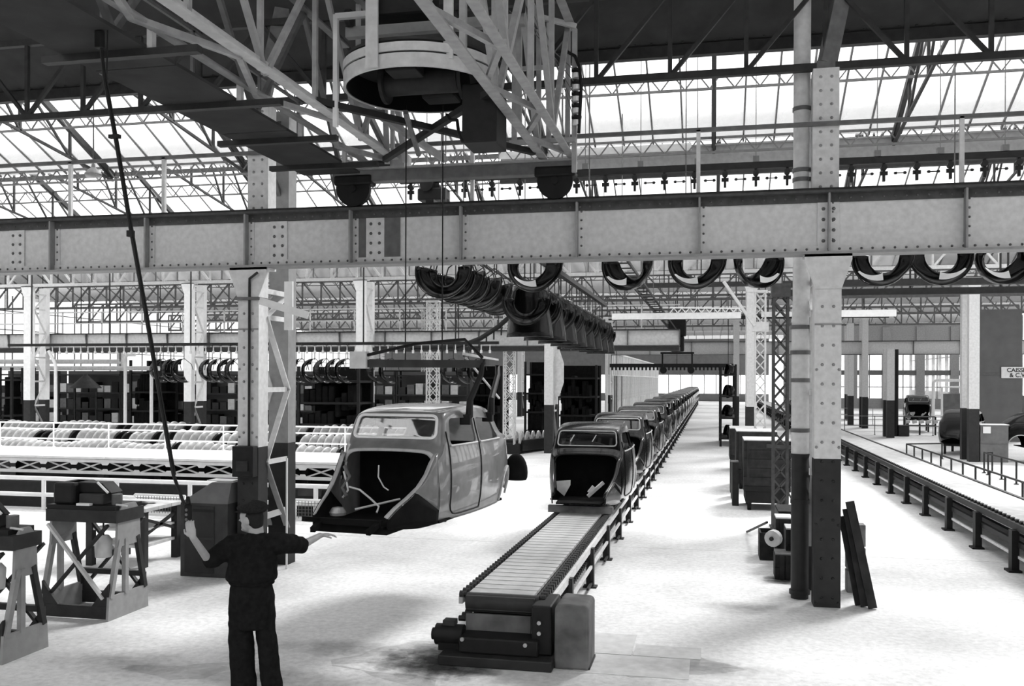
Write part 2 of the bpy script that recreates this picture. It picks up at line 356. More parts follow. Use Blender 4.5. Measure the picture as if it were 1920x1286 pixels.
for z in (3.4, 5.2): q.bar((24.05, -12, z), (24.05, 124, z), .08)
q.build('piers', 'wall', wr, stuff=True)
wb = struct('wall_back', 'plain grey end wall behind the viewer', 'wall', (0, -12, 0)); MB().box(-46, 26, -12.2, -12, 0, 8).build('wall_face', 'wall', wb)
wf = struct('wall_far', 'distant end wall closing the long aisle', 'wall', (0, 122, 0))
MB().box(-46, 7, 122, 122.2, 0, 1).build('dado', 'wall', wf); MB().box(-46, 7, 122, 122.2, 3.4, 8).build('upper_wall', 'wall', wf)
MB().box(-46, 7, 122.1, 122.12, 1, 3.4).build('glazing', 'wglass', wf)
q = MB()
for i in range(36): q.bar((-46 + 1.5 * i, 122, 1), (-46 + 1.5 * i, 122, 4.6), .1)
q.build('mullions', 'mid', wf, stuff=True)
wg = struct('wall_far', 'far wall with big bright windows between grey piers', 'wall', (15, 97, 0))
MB().box(7, 26, 97, 97.3, 0, 1.0).build('dado', 'paint2', wg); MB().box(7, 26, 97, 97.3, 6.2, 8.2).build('lintel', 'paint2', wg)
for i in range(7):
    x = 7 + 3.1 * i; MB().box(x, x + .75, 96.8, 97.3, 0, 8).build('pier', 'paint2', wg)
    MB().box(x + .75, x + 3.1, 96.95, 97.2, 3.3, 3.75).build('transom', 'mid', wg)
    for j in range(2):
        xa = x + .75 + j * 1.175
        for z0, z1 in ((1.0, 3.3), (3.75, 6.2)): MB().box(xa + .03, xa + 1.145, 97.1, 97.11, z0, z1).build('pane', 'wglass', wg)
        MB().box(xa - .03, xa + .03, 97.05, 97.15, 1, 6.2).build('mullion', 'mid', wg)
    MB().box(x + .75, x + 3.1, 97.05, 97.15, 2.1, 2.16).build('glazing_bar', 'mid', wg)
# white glazed partition beside the row of cars
pt = struct('wall_partition', 'white timber and glass partition running beside the row of cars', 'partition', (-6.2, 56, 0))
pm = MB().box(-.04, .04, .06, 1.14, 0, 1.3).mesh('dado_panel', 'pale'); pg = MB().box(-.006, .006, .06, 1.14, 1.36, 3.0).mesh('pane', 'wglass'); pu = MB().box(-.04, .04, .06, 1.14, 3.06, 4.4).mesh('upper_panel', 'pale')
po = MB().box(-.07, .07, -.06, .06, 0, 4.5).mesh('post', 'white'); pd = MB().box(-.03, .03, .06, 1.14, 0, 3.0).mesh('door_leaf', 'dark')
for i in range(46):
    p = V(0, .1 + 1.2 * i, 0); link('post', po, pt, p)
    if i in (3, 4, 7): link('door_leaf', pd, pt, p)
    else: link('dado_panel', pm, pt, p); link('pane', pg, pt, p)
    link('upper_panel', pu, pt, p)
MB().box(-6.28, -6.12, 56, 111.4, 3.0, 3.06).build('rail', 'white', pt); MB().box(-6.28, -6.12, 56, 111.4, 4.4, 4.5).build('head_rail', 'white', pt)

# ------------------------------------------------------------------ main crane runway girder
GZ0, GZ1 = 4.28, 5.05
STX = [1.38 + 1.54 * k for k in range(-13, 10)]
gd = T('runway_girder', 'deep grey riveted plate girder spanning across the hall', 'girder', None, (1.38, 11.95, GZ0))
for a, b in zip(STX, STX[1:]):
    dk = abs(a + 4.78) < .3
    MB().box(a + .012, b - .012, 11.94, 11.96, GZ0 + .03, GZ1 - .03).build('web_panel', 'paint', gd)
MB().box(-5.0 + .32, -4.1, 11.925, 11.94, GZ0 + .06, GZ1 - .06).build('repaired_patch', 'mid', gd)
MB().box(STX[0], STX[-1], 11.80, 12.10, GZ1 - .03, GZ1).build('top_flange', 'rust', gd); MB().box(STX[0], STX[-1], 11.80, 12.10, GZ0, GZ0 + .03).build('bottom_flange', 'paint2', gd)
MB().box(STX[0], STX[-1], 11.915, 11.94, GZ1 - .13, GZ1 - .03).build('top_angle', 'rust', gd); MB().box(STX[0], STX[-1], 11.915, 11.94, GZ0 + .03, GZ0 + .11).build('bottom_angle', 'paint', gd)
MB().box(STX[0], STX[-1], 11.92, 11.98, GZ1, GZ1 + .05).build('crane_rail', 'dark', gd)
for x in STX:
    MB().box(x - .012, x + .012, 11.82, 11.94, GZ0 + .03, GZ1 - .03).build('stiffener', 'paint2', gd); MB().box(x + .012, x + .09, 11.925, 11.94, GZ0 + .11, GZ1 - .13).build('stiffener_leg', 'paint', gd)
for x in (-10.03, -5.86, -4.45, 1.38): MB().box(x - .13, x + .13, 11.918, 11.94, GZ0 + .1, GZ1 - .13).build('splice_plate', 'paint', gd, bevel=.004)
rv = MB()
def rivet(m, x, y, z, r=.02, d=(0, -1, 0)):
    d = V(d); p = V(x, y, z); m.cyl(p, p + d * r * .5, r, 6, r * .75); m.cyl(p + d * r * .5, p + d * r * .85, r * .75, 6, r * .3)
x = STX[0] + .08
while x < STX[-1]: rivet(rv, x, 11.915, GZ0 + .07, .017); rivet(rv, x, 11.915, GZ1 - .08, .014); x += .127
for x in STX:
    for k in range(5): rivet(rv, x + .05, 11.925, GZ0 + .19 + k * .11, .016)
for x in (-10.03, -5.86, -4.45, 1.38):
    for k in range(4): rivet(rv, x - .06, 11.918, GZ0 + .17 + k * .13, .024); rivet(rv, x + .06, 11.918, GZ0 + .17 + k * .13, .024)
rv.build('rivets', 'mid', gd, stuff=True)
# handrail on the girder
hr = T('girder_handrail', 'thin pipe handrail on top of the deep riveted girder', 'handrail', None, (0, 12.08, GZ1))
MB().bar((-16, 12.08, 5.92), (12, 12.08, 5.92), .05, .05).build('rail', 'mid', hr)
for x in (-13.9, -12.3, -10.8, -9.25, -7.72, -3.14, -.18, 2.92, 4.5, 6.0, 7.6, 9.1): MB().bar((x, 12.08, GZ1), (x, 12.08, 5.92), .05).build('post', 'paint', hr)

# ------------------------------------------------------------------ columns
def column(X, Y, z1, label, grp=None, near=False, w_=.31, depth=.9, flare=True, upper=None, mm='paint'):
    t = T('steel_column', label, 'column', grp, (X, Y, 0)); h = w_ / 2; zp = 1.80
    sh_ = MB().box(X - h, X + h, Y - .15, Y + .13, zp, z1).build('shaft', mm, t); bs_ = MB().box(X - h, X + h, Y - .15, Y + .13, 0, zp).build('painted_base', 'base', t)
    if near:
        MB().box(X - h, X + h, Y - .158, Y - .15, 3.42, 3.44).build('seam', 'paint2', t)
        rvu, rvd = MB(), MB()
        z = .12
        while z < z1 - .1:
            for s in (-1, 1): rivet(rvu if z > zp else rvd, X + s * .065, Y - .15, z, .021)
            if .1 < z % .94 < .3 and z < 3.3:
                for s in (-1, 1): rivet(rvu if z > zp else rvd, X + s * .13, Y - .15, z - .06, .02)
            z += .235
        rvu.build('rivets', 'paint2', sh_, stuff=True); rvd.build('base_rivets', 'base', bs_, stuff=True)
    if flare:
        MB().prism([(X - h, z1 - .42), (X + h, z1 - .42), (X + h + .12, z1 - .07), (X + h + .12, z1), (X - h - .12, z1), (X - h - .12, z1 - .07)], 'xz', Y - .17, Y - .15).build('head_bracket', mm, t)
        MB().box(X - h - .12, X + h + .12, Y - .17, Y + .13, z1 - .03, z1).build('head_plate', mm, t)
    if depth:
        yr = Y + depth; zr = upper or z1
        MB().box(X - h, X + h, yr - .13, yr + .13, zp, zr).build('rear_shaft', 'paint2' if near else mm, t); MB().box(X - h, X + h, yr - .13, yr + .13, 0, zp).build('rear_base', 'base', t)
        z = .55; k = 0; hi = z1 - .3
        while z < hi:
            z2 = min(z + 1.02, hi)
            for s in ((-1, 1) if near else (1,)):
                a, b = (Y + .1, yr - .1) if k % 2 else (yr - .1, Y + .1)
                MB().bar((X + s * (h - .02), a, z), (X + s * (h - .02), b, z2), .02, .085, (1, 0, 0)).build('lacing_bar', 'paint' if z > zp - .6 else 'paint2', t)
                MB().bar((X + s * (h - .02), Y + .1, z2), (X + s * (h - .02), yr - .1, z2), .02, .07).build('batten', 'paint', t)
            z = z2; k += 1
    return t
column(9.01, 12.0, GZ0, 'riveted column beyond the floor conveyor, next along the girder', None, True, upper=6.7); column(-13.91, 12.0, GZ0, 'riveted column beyond the jig tables, next along the girder', None, True, upper=6.7)
cR = column(1.37, 12.0, GZ0, 'tall grey riveted column with a dark painted foot beside the downpipe', None, True, upper=6.7)
cL = column(-6.27, 12.0, GZ0, 'tall grey riveted column with a switch box and conduit', None, True, upper=6.7)
for c, X in ((cR, 1.37), (cL, -6.27)):
    us_ = MB().box(X - .155, X + .155, 12.11, 12.36, GZ1, 6.62).build('upper_shaft', 'paint', c)
    rv = MB()
    for k in range(9):
        for s in (-1, 1): rivet(rv, X + s * .065, 12.11, GZ1 + .1 + k * .17, .021)
    rv.build('upper_rivets', 'paint2', us_, stuff=True)
    MB().box(X - .11, X + .11, 12.14, 12.33, 6.62, 6.72).build('cap', 'mid', c)
    for s in (1, ): MB().bar((X + .02, 12.22, 6.7), (X + .28 * s, 12.3, 8.0), .16, .2).build('roof_strut', 'mid', c)
    MB().bar((X, 12.3, 6.0), (X, 12.85, 6.6), .06).bar((X, 12.85, 5.4), (X, 12.3, 6.0), .06).build('upper_lacing', 'mid', c)
# switch gear on the column with the conduit
sb_ = MB().box(-6.43, -6.12, 11.70, 11.85, 1.40, 1.82).build('switch_box', 'black', cL, bevel=.01); MB().box(-6.36, -6.19, 11.68, 11.70, 1.48, 1.62).build('switch_cover', 'dark', sb_)
MB().tube([(-6.24, 11.82, 1.8), (-6.24, 11.82, 4.0), (-6.23, 11.80, 4.12), (-6.1, 11.78, 4.2)], .018).build('conduit', 'dark', cL)
MB().box(-6.45, -6.09, 11.80, 12.14, 3.83, 3.87).build('clamp', 'mid', cL); MB().bar((-6.1, 11.83, 3.82), (-5.45, 12.0, 3.62), .02, .10).build('signal_arm', 'white', cL)
MB().bar((-5.98, 12.5, 3.45), (-5.98, 12.5, 4.15), .13, .03).build('white_plate', 'white', cL); MB().bar(at(497, 968, Y=12.35), at(534, 956, Y=12.7), .02, .09).build('low_arm', 'white', cL)
MB().cyl((-6.0, 12.5, 0), (-6.0, 12.5, 1.6), .015, 6).build('drop_pipe', 'white', cL)
# second and third rows
GR2 = 'columns of the second row'
lab2 = {-28.3: 'bright column with a bent white pipe at its back', -20.8: 'bright column standing among the stacked fenders', -13.4: 'bright column behind the suspended car body', -5.95: 'slim column with an octagonal plate, beside the dark racks',
        1.36: 'column behind the crate trolleys and lattice masts', 8.7: 'column with a locker at its foot by the parked bodies'}
for X, lb in lab2.items():
    c = column(X, 34.4, 6.6 if X < -10 else (6.3 if X > 0 else 5.6), lb, GR2 if False else None, False, .33, .9, True, mm='white' if X < -10 else 'paint')
    if X == -28.3: MB().tube([(X + .45, 35.0, 3.9), (X + .75, 35.0, 3.4), (X + .8, 35, 3.2), (X + .8, 35.0, .1)], .07, 8).build('bent_pipe', 'white', c, True)
    if X == -5.95: MB().prism([(X + .22 + .32 * math.cos(k * math.pi / 4 + .39), 3.0 + .95 * math.sin(k * math.pi / 4 + .39)) for k in range(8)], 'xz', 34.6, 34.63).build('octagonal_plate', 'pale', c)
for X, lb in {-6.2: 'white painted column at the head of the glazed partition', 1.4: 'distant column across from the partition', 8.6: 'third row column in front of the bright windows'}.items():
    column(X, 56.8, 6.6, lb, None, False, .33, .9, True, mm='white' if X < 0 else 'paint')
for X, lb in ((9.2, 'far column behind the white gantry frame carrying the most distant truss'), (-13.9, 'far column behind the dark racks carrying the most distant truss')): column(X, 67.6, 6.6, lb, None, False, .33, .9, False)
column(8.4, 47.8, 4.28, 'column with a dark foot beside the low pit barrier', None, False, .34, .9, False); column(8.4, 61, 6.3, 'column in front of the far windows, before the white gantry frame', None, False, .34, 0, False)
for X, Y, lb in ((-24.5, 46, 'faint distant column behind the stacked fenders'), (-17.0, 46, 'pale distant column beside the dark doorway'), (-32, 46, 'pale distant column at the edge of the glazed wall')):
    column(X, Y, 5.2, lb, None, False, .33, 0, False, mm='pale')
# roof trusses along the column rows
def xtruss(Y, z0, z1, x0, x1, n, cols, label, m='dark', each=True, c=.09):
    t = T('row_truss', label, 'truss', None, ((x0 + x1) / 2, Y, z0)); d = (x1 - x0) / n
    MB().bar((x0, Y, z0), (x1, Y, z0), c, c).build('bottom_chord', m, t); MB().bar((x0, Y, z1), (x1, Y, z1), c, c).build('top_chord', m, t)
    jw = MB()
    for i in range(n + 1):
        x = x0 + i * d; v = MB() if each else jw
        v.bar((x, Y, z0), (x, Y, z1), c * .6)
        if each: v.build('vertical', m, t)
        if i < n:
            best = min(cols, key=lambda k: abs(k - (x + d / 2))); v = MB() if each else jw
            v.bar((x, Y, z1 if best <= x + d / 2 else z0), (x + d, Y, z0 if best <= x + d / 2 else z1), c * .6)
            if each: v.build('diagonal', m, t)
    if not each: jw.build('web', m, t, stuff=True)
    return t
cols = [-21.55, -13.91, -6.27, 1.37, 9.0]
xtruss(12.2, 6.66, 7.78, -17.73, 16.64, 36, cols, 'dark lattice roof truss carried by the riveted columns')
xtruss(34.4, 6.65, 7.9, -43, 20, 60, [-28.3, -20.8, -13.4, -5.95, 1.36, 8.7], 'pale lattice truss over the second column row', 'paint', False, .12)
xtruss(45.4, 6.6, 7.8, -43, 20, 60, cols, 'lattice truss in the hazy roof beyond the second row', 'mid', False, .12)
xtruss(56.8, 6.6, 7.8, -43, 20, 60, cols, 'lattice truss over the third column row', 'mid', False, .12)
xtruss(68, 6.6, 7.8, -43, 20, 60, cols, 'most distant lattice truss seen down the hall', 'mid', False, .14)
# secondary girders further down
def far_girder(x0, x1, Y, z0, z1, m, label, step, cat='girder'):
    t = T('runway_girder', label, cat, None, (x0, Y, z0)); n = int((x1 - x0) / step)
    for i in range(n): MB().box(x0 + i * step + .02, x0 + (i + 1) * step - .02, Y - .01, Y + .01, z0, z1).build('web_panel', m, t)
    MB().box(x0, x1, Y - .16, Y + .16, z1, z1 + .04).build('top_flange', 'dark', t); MB().box(x0, x1, Y - .16, Y + .16, z0 - .04, z0).build('bottom_flange', 'mid', t)
    for i in range(n + 1): MB().prism([(Y - .01, z1), (Y - .15, z1), (Y - .05, z0), (Y - .01, z0)], 'yz', x0 + i * step - .02, x0 + i * step + .02).build('stiffener', 'mid', t)
    return t
fg = far_girder(-40, -1.2, 35.6, 4.06, 4.62, 'pale', 'pale runway girder behind the bright columns, with a railed gangway', 1.94)
MB().box(-40, -1.2, 35.2, 36.4, 3.86, 4.0).build('dark_rail', 'dark', fg)
for z in (5.12, 5.6): MB().bar((-40, 35.9, z), (-1.2, 35.9, z), .045).build('gangway_rail', 'pale', fg)
for i in range(20): MB().bar((-39.5 + 1.94 * i, 35.9, 4.62), (-39.5 + 1.94 * i, 35.9, 5.6), .045).build('gangway_post', 'pale', fg)
far_girder(-6.2, 23.8, 57.25, GZ0, GZ1 - .04, 'paint', 'grey plate girder crossing the aisle at the third column row', 2.5)
wbm = T('crane_beam', 'white beam with lattice bracing above the aisle', 'beam', None, (-3, 34.3, 5)); MB().box(-3.6, 1.0, 34.2, 34.4, 4.95, 5.17).build('beam', 'white', wbm)
MB().bar((-1.5, 34.2, 5.36), (1.0, 34.2, 5.30), .05).build('lattice_chord', 'white', wbm)
q = MB()
for i in range(9): q.bar((-1.5 + i * .28, 34.2, 5.17), (-1.36 + i * .28, 34.2, 5.34), .03).bar((-1.36 + i * .28, 34.2, 5.34), (-1.22 + i * .28, 34.2, 5.17), .03)
q.build('lattice_web', 'white', wbm, stuff=True)
wb2 = T('crane_beam', 'white beam above the bright windows and pit barrier', 'beam', None, (6, 34.3, 5)); MB().box(3.2, 6.2, 34.2, 34.4, 4.97, 5.2).build('beam', 'white', wb2); MB().box(1.7, 3.2, 34.22, 34.38, 5.0, 5.17).build('beam_end', 'pale', wb2)
for Y, z, x0, x1, lb in ((24, 5.12, 1.7, 14, 'dark cross beam behind the fenders, upper of two'), (24.6, 4.95, 1.7, 14, 'dark cross beam behind the fenders, lower of two'), (33, 6.05, -2.6, 1.2, 'dark cross beam over the aisle with small hangers'), (46, 5.75, -5, 8, 'dark cross beam far above the row of cars')):
    t = T('cross_beam', lb, 'beam', None, (x0, Y, z)); MB().box(x0, x1, Y - .1, Y + .1, z - .08, z + .08).build('beam', 'dark', t)
    for i in range(6): MB().bar((x0 + (x1 - x0) * (i + .5) / 6, Y, z), (x0 + (x1 - x0) * (i + .5) / 6, Y, z + .9), .04).build('hanger', 'dark', t)

# ------------------------------------------------------------------ car body shell (monocoque saloon body without wings or bonnet)
ZT = [(-.10, .80), (-.05, .842), (0, .885), (.035, .96), (.13, 1.155), (.19, 1.198), (.35, 1.232), (.7, 1.262), (1.1, 1.27), (1.5, 1.245), (1.85, 1.17), (2.15, 1.04), (2.4, .87), (2.6, .66), (2.72, .47), (2.78, .34)]
WB = [(-.10, .59), (.1, .615), (.5, .655), (1.0, .675), (1.6, .665), (2.0, .63), (2.4, .53), (2.65, .42), (2.78, .30)]
WR = [(-.10, .55), (0, .565), (.13, .55), (.5, .565), (1.0, .575), (1.6, .545), (2.0, .485), (2.4, .39), (2.65, .30), (2.78, .22)]
ZB = [(-.10, 0), (2.0, 0), (2.4, .07), (2.65, .15), (2.78, .2)]
def cr(pts, n):
    out = []; m = len(pts) - 1
    for i in range(n + 1):
        s = i / n * m; k = min(int(s), m - 1); t = s - k
        p = [pts[max(0, min(m, j))] for j in (k - 1, k, k + 1, k + 2)]
        out.append(tuple(.5 * ((2 * p[1][c]) + (-p[0][c] + p[2][c]) * t + (2 * p[0][c] - 5 * p[1][c] + 4 * p[2][c] - p[3][c]) * t * t + (-p[0][c] + 3 * p[1][c] - 3 * p[2][c] + p[3][c]) * t ** 3) for c in (0, 1)))
    return out
def half_section(y, n=30):
    zt, wb, wr, zb = (sinterp(y, t) for t in (ZT, WB, WR, ZB)); h = zt - zb; k = min(.10, h * .16)
    zbelt = min(.80, zb + h * .80); zbelt = min(zbelt, zt - k * 1.5)
    return cr([(0, zt), (.45 * wr, zt - k * .04), (.82 * wr, zt - k * .18), (.97 * wr, zt - k * .65), (lerp(wr, wb, .45), lerp(zt - k, zbelt, .55)), (wb * .985, zbelt), (wb * 1.03, zb + h * .45), (wb * 1.02, zb + h * .2), (wb * .97, zb + h * .04), (wb * .93, zb)], n)
def half_width(y, z):
    s = half_section(y, 60)
    for a, b in zip(s, s[1:]):
        if (a[1] - z) * (b[1] - z) <= 0 and a[0] > .2: return lerp(a[0], b[0], (a[1] - z) / (a[1] - b[1] + 1e-9))
    return s[-1][0]
def rrect(pts, r, n=5):
    """polygon with rounded corners"""
    out = []; m = len(pts)
    for i in range(m):
        p, a, b = V(pts[i]), V(pts[i - 1]), V(pts[(i + 1) % m]); da = (a - p); db = (b - p)
        p0 = p + da.normalized() * min(r, da.length * .45); p1 = p + db.normalized() * min(r, db.length * .45)
        for k in range(n + 1):
            t = k / n; out.append(((1 - t) ** 2 * p0 + 2 * t * (1 - t) * p + t * t * p1).to_tuple())
    return out
WIN = [rrect([(.19, .83), (.90, .83), (.91, 1.11), (.27, 1.12)], .07), rrect([(1.01, .83), (1.72, .83), (1.60, 1.07), (1.01, 1.11)], .07)]
SC_O, SC_U = V(0, .068, 1.025), V(0, .125, .265).normalized()
SCP = rrect([(-.50, -.135), (.50, -.135), (.475, .135), (-.475, .135)], .07, 6)
def scr(p, d=0):
    nrm = V(0, -SC_U.z, SC_U.y); return SC_O + V(p[0], 0, 0) + SC_U * p[1] + nrm * d - V(0, -abs(p[0]) ** 2 * .10, 0)
FT = [(-1.0, .17), (-.85, .25), (-.65, .33), (-.45, .43), (-.3, .55), (-.19, .68), (-.10, .765)]
HWF = [(-1.0, .42), (-.7, .47), (-.4, .53), (-.10, .585)]
ZBF = [(-1.0, .06), (-.5, 0), (-.1, 0)]
def side_pts(y, z): return sinterp(y, HWF) * (1 + .03 * math.sin(math.pi * max(0, min(1, z / .7))))
def shell_mesh():
    ysn = [-.10, -.07, -.04, -.02, 0, .018, .035, .06, .085, .11, .13, .15, .175, .2, .25, .32, .4, .5, .62, .75, .9, 1.05, 1.2, 1.35, 1.5, 1.65, 1.78, 1.9, 2.0, 2.1, 2.2, 2.3, 2.4, 2.48, 2.56, 2.63, 2.69, 2.74, 2.78]
    rows = []
    for y in ysn:
        s = half_section(y); rows.append([V(-x, y, z) for x, z in s[::-1]] + [V(x, y, z) for x, z in s[1:]])
    last = rows[-1]; c = sum(last, Vector()) / len(last); rows.append([c + (p - c) * .5 + V(0, .03, 0) for p in last]); rows.append([c + (p - c) * .05 + V(0, .04, 0) for p in last])
    o = MB().grid(rows).build('tmp_shell', 'primer'); o.modifiers.new('s', 'SOLIDIFY').thickness = .022; o.modifiers['s'].offset = -1
    cuts = []
    for wpoly in WIN: cuts.append(MB().prism(wpoly, 'yz', -1, 1).build('cut', 'primer'))
    n = len(SCP); cuts.append(MB().add([scr(p, .12) for p in SCP] + [scr(p, -.10) for p in SCP], [tuple(range(n))[::-1], tuple(range(n, 2 * n))] + [(i, (i + 1) % n, n + (i + 1) % n, n + i) for i in range(n)]).build('cut', 'primer'))
    cuts.append(MB().prism([(2.12 + .37 * math.cos(math.pi * k / 24 * 2), .02 + .40 * math.sin(math.pi * k / 24 * 2)) for k in range(24)], 'yz', -1, 1).build('cut', 'primer'))
    for k in cuts: b = o.modifiers.new('b', 'BOOLEAN'); b.object = k; b.operation = 'DIFFERENCE'; b.solver = 'EXACT'
    me = evaluated(o); [drop(k) for k in cuts]; drop(o)
    me.polygons.foreach_set('use_smooth', [True] * len(me.polygons)); me.name = 'body_shell'; return me
SHELL = shell_mesh()
def recol(me, m): c = me.copy(); c.materials.clear(); c.materials.append(M[m]); return c
def car(label, skin_m, horn_m, frame_m, glass_m, grp, group=None, full=True):
    t = T('car_body', label, 'car body', group)
    o = link('body_shell', recol(SHELL, skin_m), t); autosmooth(o, 35)
    for s in (-1, 1):
        yy = [-1.0 + .9 * i / 16 for i in range(17)]; up, lo = [], []
        for y in yy:
            zt, zb = sinterp(y, FT), sinterp(y, ZBF); zs = max(zb, min(zt, (.16 - y) * .55))
            up.append([V(s * side_pts(y, z), y, z) for z in [lerp(zs, zt, k / 7) for k in range(8)]]); lo.append([V(s * side_pts(y, z), y, z) for z in [lerp(zb, zs, k / 4) for k in range(5)]])
        MB().grid(up).build('cowl_side', skin_m, t, True, solid=.015); MB().grid(lo).build('chassis_horn', horn_m, t, True, solid=.02)
    path = [V(-side_pts(y, z) * .985, y, z) for y, z in FT]; sec = half_section(-.10)[:21]
    arch = [V(-x, -.10, z) for x, z in sec[::-1]] + [V(x, -.10, z) for x, z in sec[1:]]
    full_path = path + arch[1:-1] + [V(-p.x, p.y, p.z) for p in path[::-1]]
    inner = []
    for p in full_path:
        c = V(0, p.y, .42); d = p - c; d.y = 0; inner.append(p - d * .085 + V(0, -.012, 0))
    MB().grid([full_path, inner]).build('opening_flange', frame_m if skin_m == 'primer' else skin_m, t, True, solid=.012)
    MB().box(-.57, .57, .32, .34, .03, .8).build('bulkhead', 'dull', t); MB().box(-.6, .6, -.10, 2.0, .0, .03).build('floor_pan', 'dull', t)
    MB().prism([(-.42, -.1), (-.36, -.98), (.36, -.98), (.42, -.1)], 'xy', .05, .075).build('front_pan', 'dull', t)
    MB().box(-.5, .5, 1.45, 1.6, .03, .78).box(-.5, .5, .95, 1.5, .03, .36).build('inner_panel', 'dull', t)
    n = len(SCP); ws_ = MB().add([scr(p, -.012) for p in SCP], [tuple(range(n))]).build('windscreen', glass_m, t); t['ws'] = ws_.name
    MB().tube([scr(p, .012) for p in SCP] + [scr(SCP[0], .012)], .012 if skin_m != 'primer' else .018, 6).build('windscreen_frame', frame_m if skin_m != 'primer' else 'white', ws_, True)
    if full:
        for s in (-1, 1):
            def on(y, z, d=.004): return V(s * (half_width(y, z) + d), y, z)
            MB().tube([on(.14, z) for z in (.98, .9, .8, .65, .5, .35, .25, .17)] + [on(.17, .11), on(.23, .07), on(.3, .055)] + [on(y, .05) for y in (.45, .6, .75, .9, .96)], .009, 5).build('door_seam', 'rubber', t)
            MB().tube([on(.96, z) for z in (1.1, 1.0, .9, .8, .65, .5, .35, .2, .06)], .008, 5).build('pillar_seam', 'rubber', t)
            MB().tube([on(y, .82 + .0 * y, .006) for y in (.18, .4, .6, .8, .91)], .013, 5).build('sill_bead', frame_m, t); MB().tube([on(y, .82, .006) for y in (1.0, 1.2, 1.4, 1.6, 1.74)], .013, 5).build('sill_bead', frame_m, t)
            MB().tube([on(2.12 + .385 * math.cos(a), max(.03, .02 + .41 * math.sin(a)), .006) for a in [math.pi * k / 12 for k in range(13)]], .016, 5).build('arch_flange', frame_m, t)
    return t
def put(o, L, deg): o.location = L; o.rotation_euler = (0, 0, rad(-deg)); return o
hang = car('unpainted grey car body hanging from the crane sling', 'primer', 'dull', 'flange', 'screen', None)
# loose fittings in the empty engine opening
for pts, r in (([(-.42, -.35, .55), (-.36, -.4, .45), (-.33, -.42, .36), (-.38, -.45, .28)], .012), ([(-.05, -.25, .62), (-.03, -.3, .5), (.06, -.35, .4), (.12, -.36, .37)], .008),
               ([(-.3, -.45, .40), (-.15, -.5, .38), (0, -.55, .30), (.1, -.55, .22), (.1, -.6, .16)], .011), ([(-.1, -.7, .2), (.12, -.5, .25), (.25, -.35, .28)], .012)):
    MB().tube(pts, r, 6).build('loose_pipe', 'pale', hang, True)
MB().tube([(-.44, -.3, .6), (-.33, -.38, .5), (-.4, -.42, .38), (-.3, -.5, .3)], .02, 7).build('cable_loom', 'mid', hang, True)
MB().bar((-.33, -1.0, .12), (-.40, -1.22, .16), .05).bar((-.33, -1.0, .10), (-.28, -1.25, .06), .05).bar((.33, -1.0, .12), (.30, -1.2, .05), .05).bar((-.36, -1.02, .12), (.36, -1.02, .12), .06).build('cradle_arm', 'dull', hang)
MB().prism([(-.40, -.98), (-.40, -.2), (.40, -.2), (.40, -.98)], 'xy', .0, .05).build('cradle_tray', 'dull', hang)
MB().lathe((-.3, -.7, .16), [(.001, -.04), (.08, -.03), (.09, 0), (.06, .05), (.001, .06)], 14).build('round_casting', 'metalf', hang, True)
put(hang, (-3.46, 9.85, 1.19), 6)
# rear mudguard bolted to the suspended shell
rg0 = [[V(.60 + .13 * math.sin(v * math.pi) * (1 - u * .3), 2.20 + .48 * u + .12 * math.sin(v * 3.1), .58 - .72 * v * (.55 + .45 * u)) for v in [k / 8 for k in range(9)]] for u in [j / 6 for j in range(7)]]
rg = []
for i in range(13):
    a = math.pi * i / 12; rg.append([V(.60 + .16 * math.sin(a) * math.cos(b), 2.60 + .14 * math.sin(a) * math.sin(b), max(.20, .30 + .26 * math.cos(a))) for b in [2 * math.pi * k / 20 for k in range(20)]])
ob = link('rear_mudguard', MB().grid(rg, True).mesh('rear_mudguard', 'dull', None, True), hang)
blackp = None
SLZ = .62
ORD = ['first', 'second', 'third', 'fourth', 'fifth', 'sixth', 'seventh', 'eighth', 'ninth', 'tenth', 'eleventh', 'twelfth', 'thirteenth', 'fourteenth', 'fifteenth', 'sixteenth', 'seventeenth', 'eighteenth', 'nineteenth']
for i in range(18):
    lb = 'black enamelled car body on the slat conveyor, %s in the row' % ORD[i]
    if blackp is None:
        blackp = car(lb, 'gloss', 'gloss', 'flange', 'darkglass', None, 'car bodies on the conveyor'); c = blackp
        MB().prism([(-.43, .36), (-.2, .38), (-.2, .3), (-.3, .12), (-.42, .22)], 'xz', -.50, -.48).build('pale_plate', 'pale', c); MB().bar((.1, -.6, .14), (.34, -.5, .36), .05).bar((.12, -.62, .2), (.2, -.6, .3), .06).build('pale_bars', 'pale', c)  # pale plate and bars standing in the engine opening
        for x in (-.25, .12): MB().bar(scr((x - .03, -.06), .02), scr((x + .03, .06), .02), .014, .01).build('wiper', 'pale', bpy.data.objects[c['ws']])
    else: c = copy_tree(blackp); c['label'] = lb
    put(c, (-2.05, 15.55 + 5.2 * i, SLZ + .11), 0)
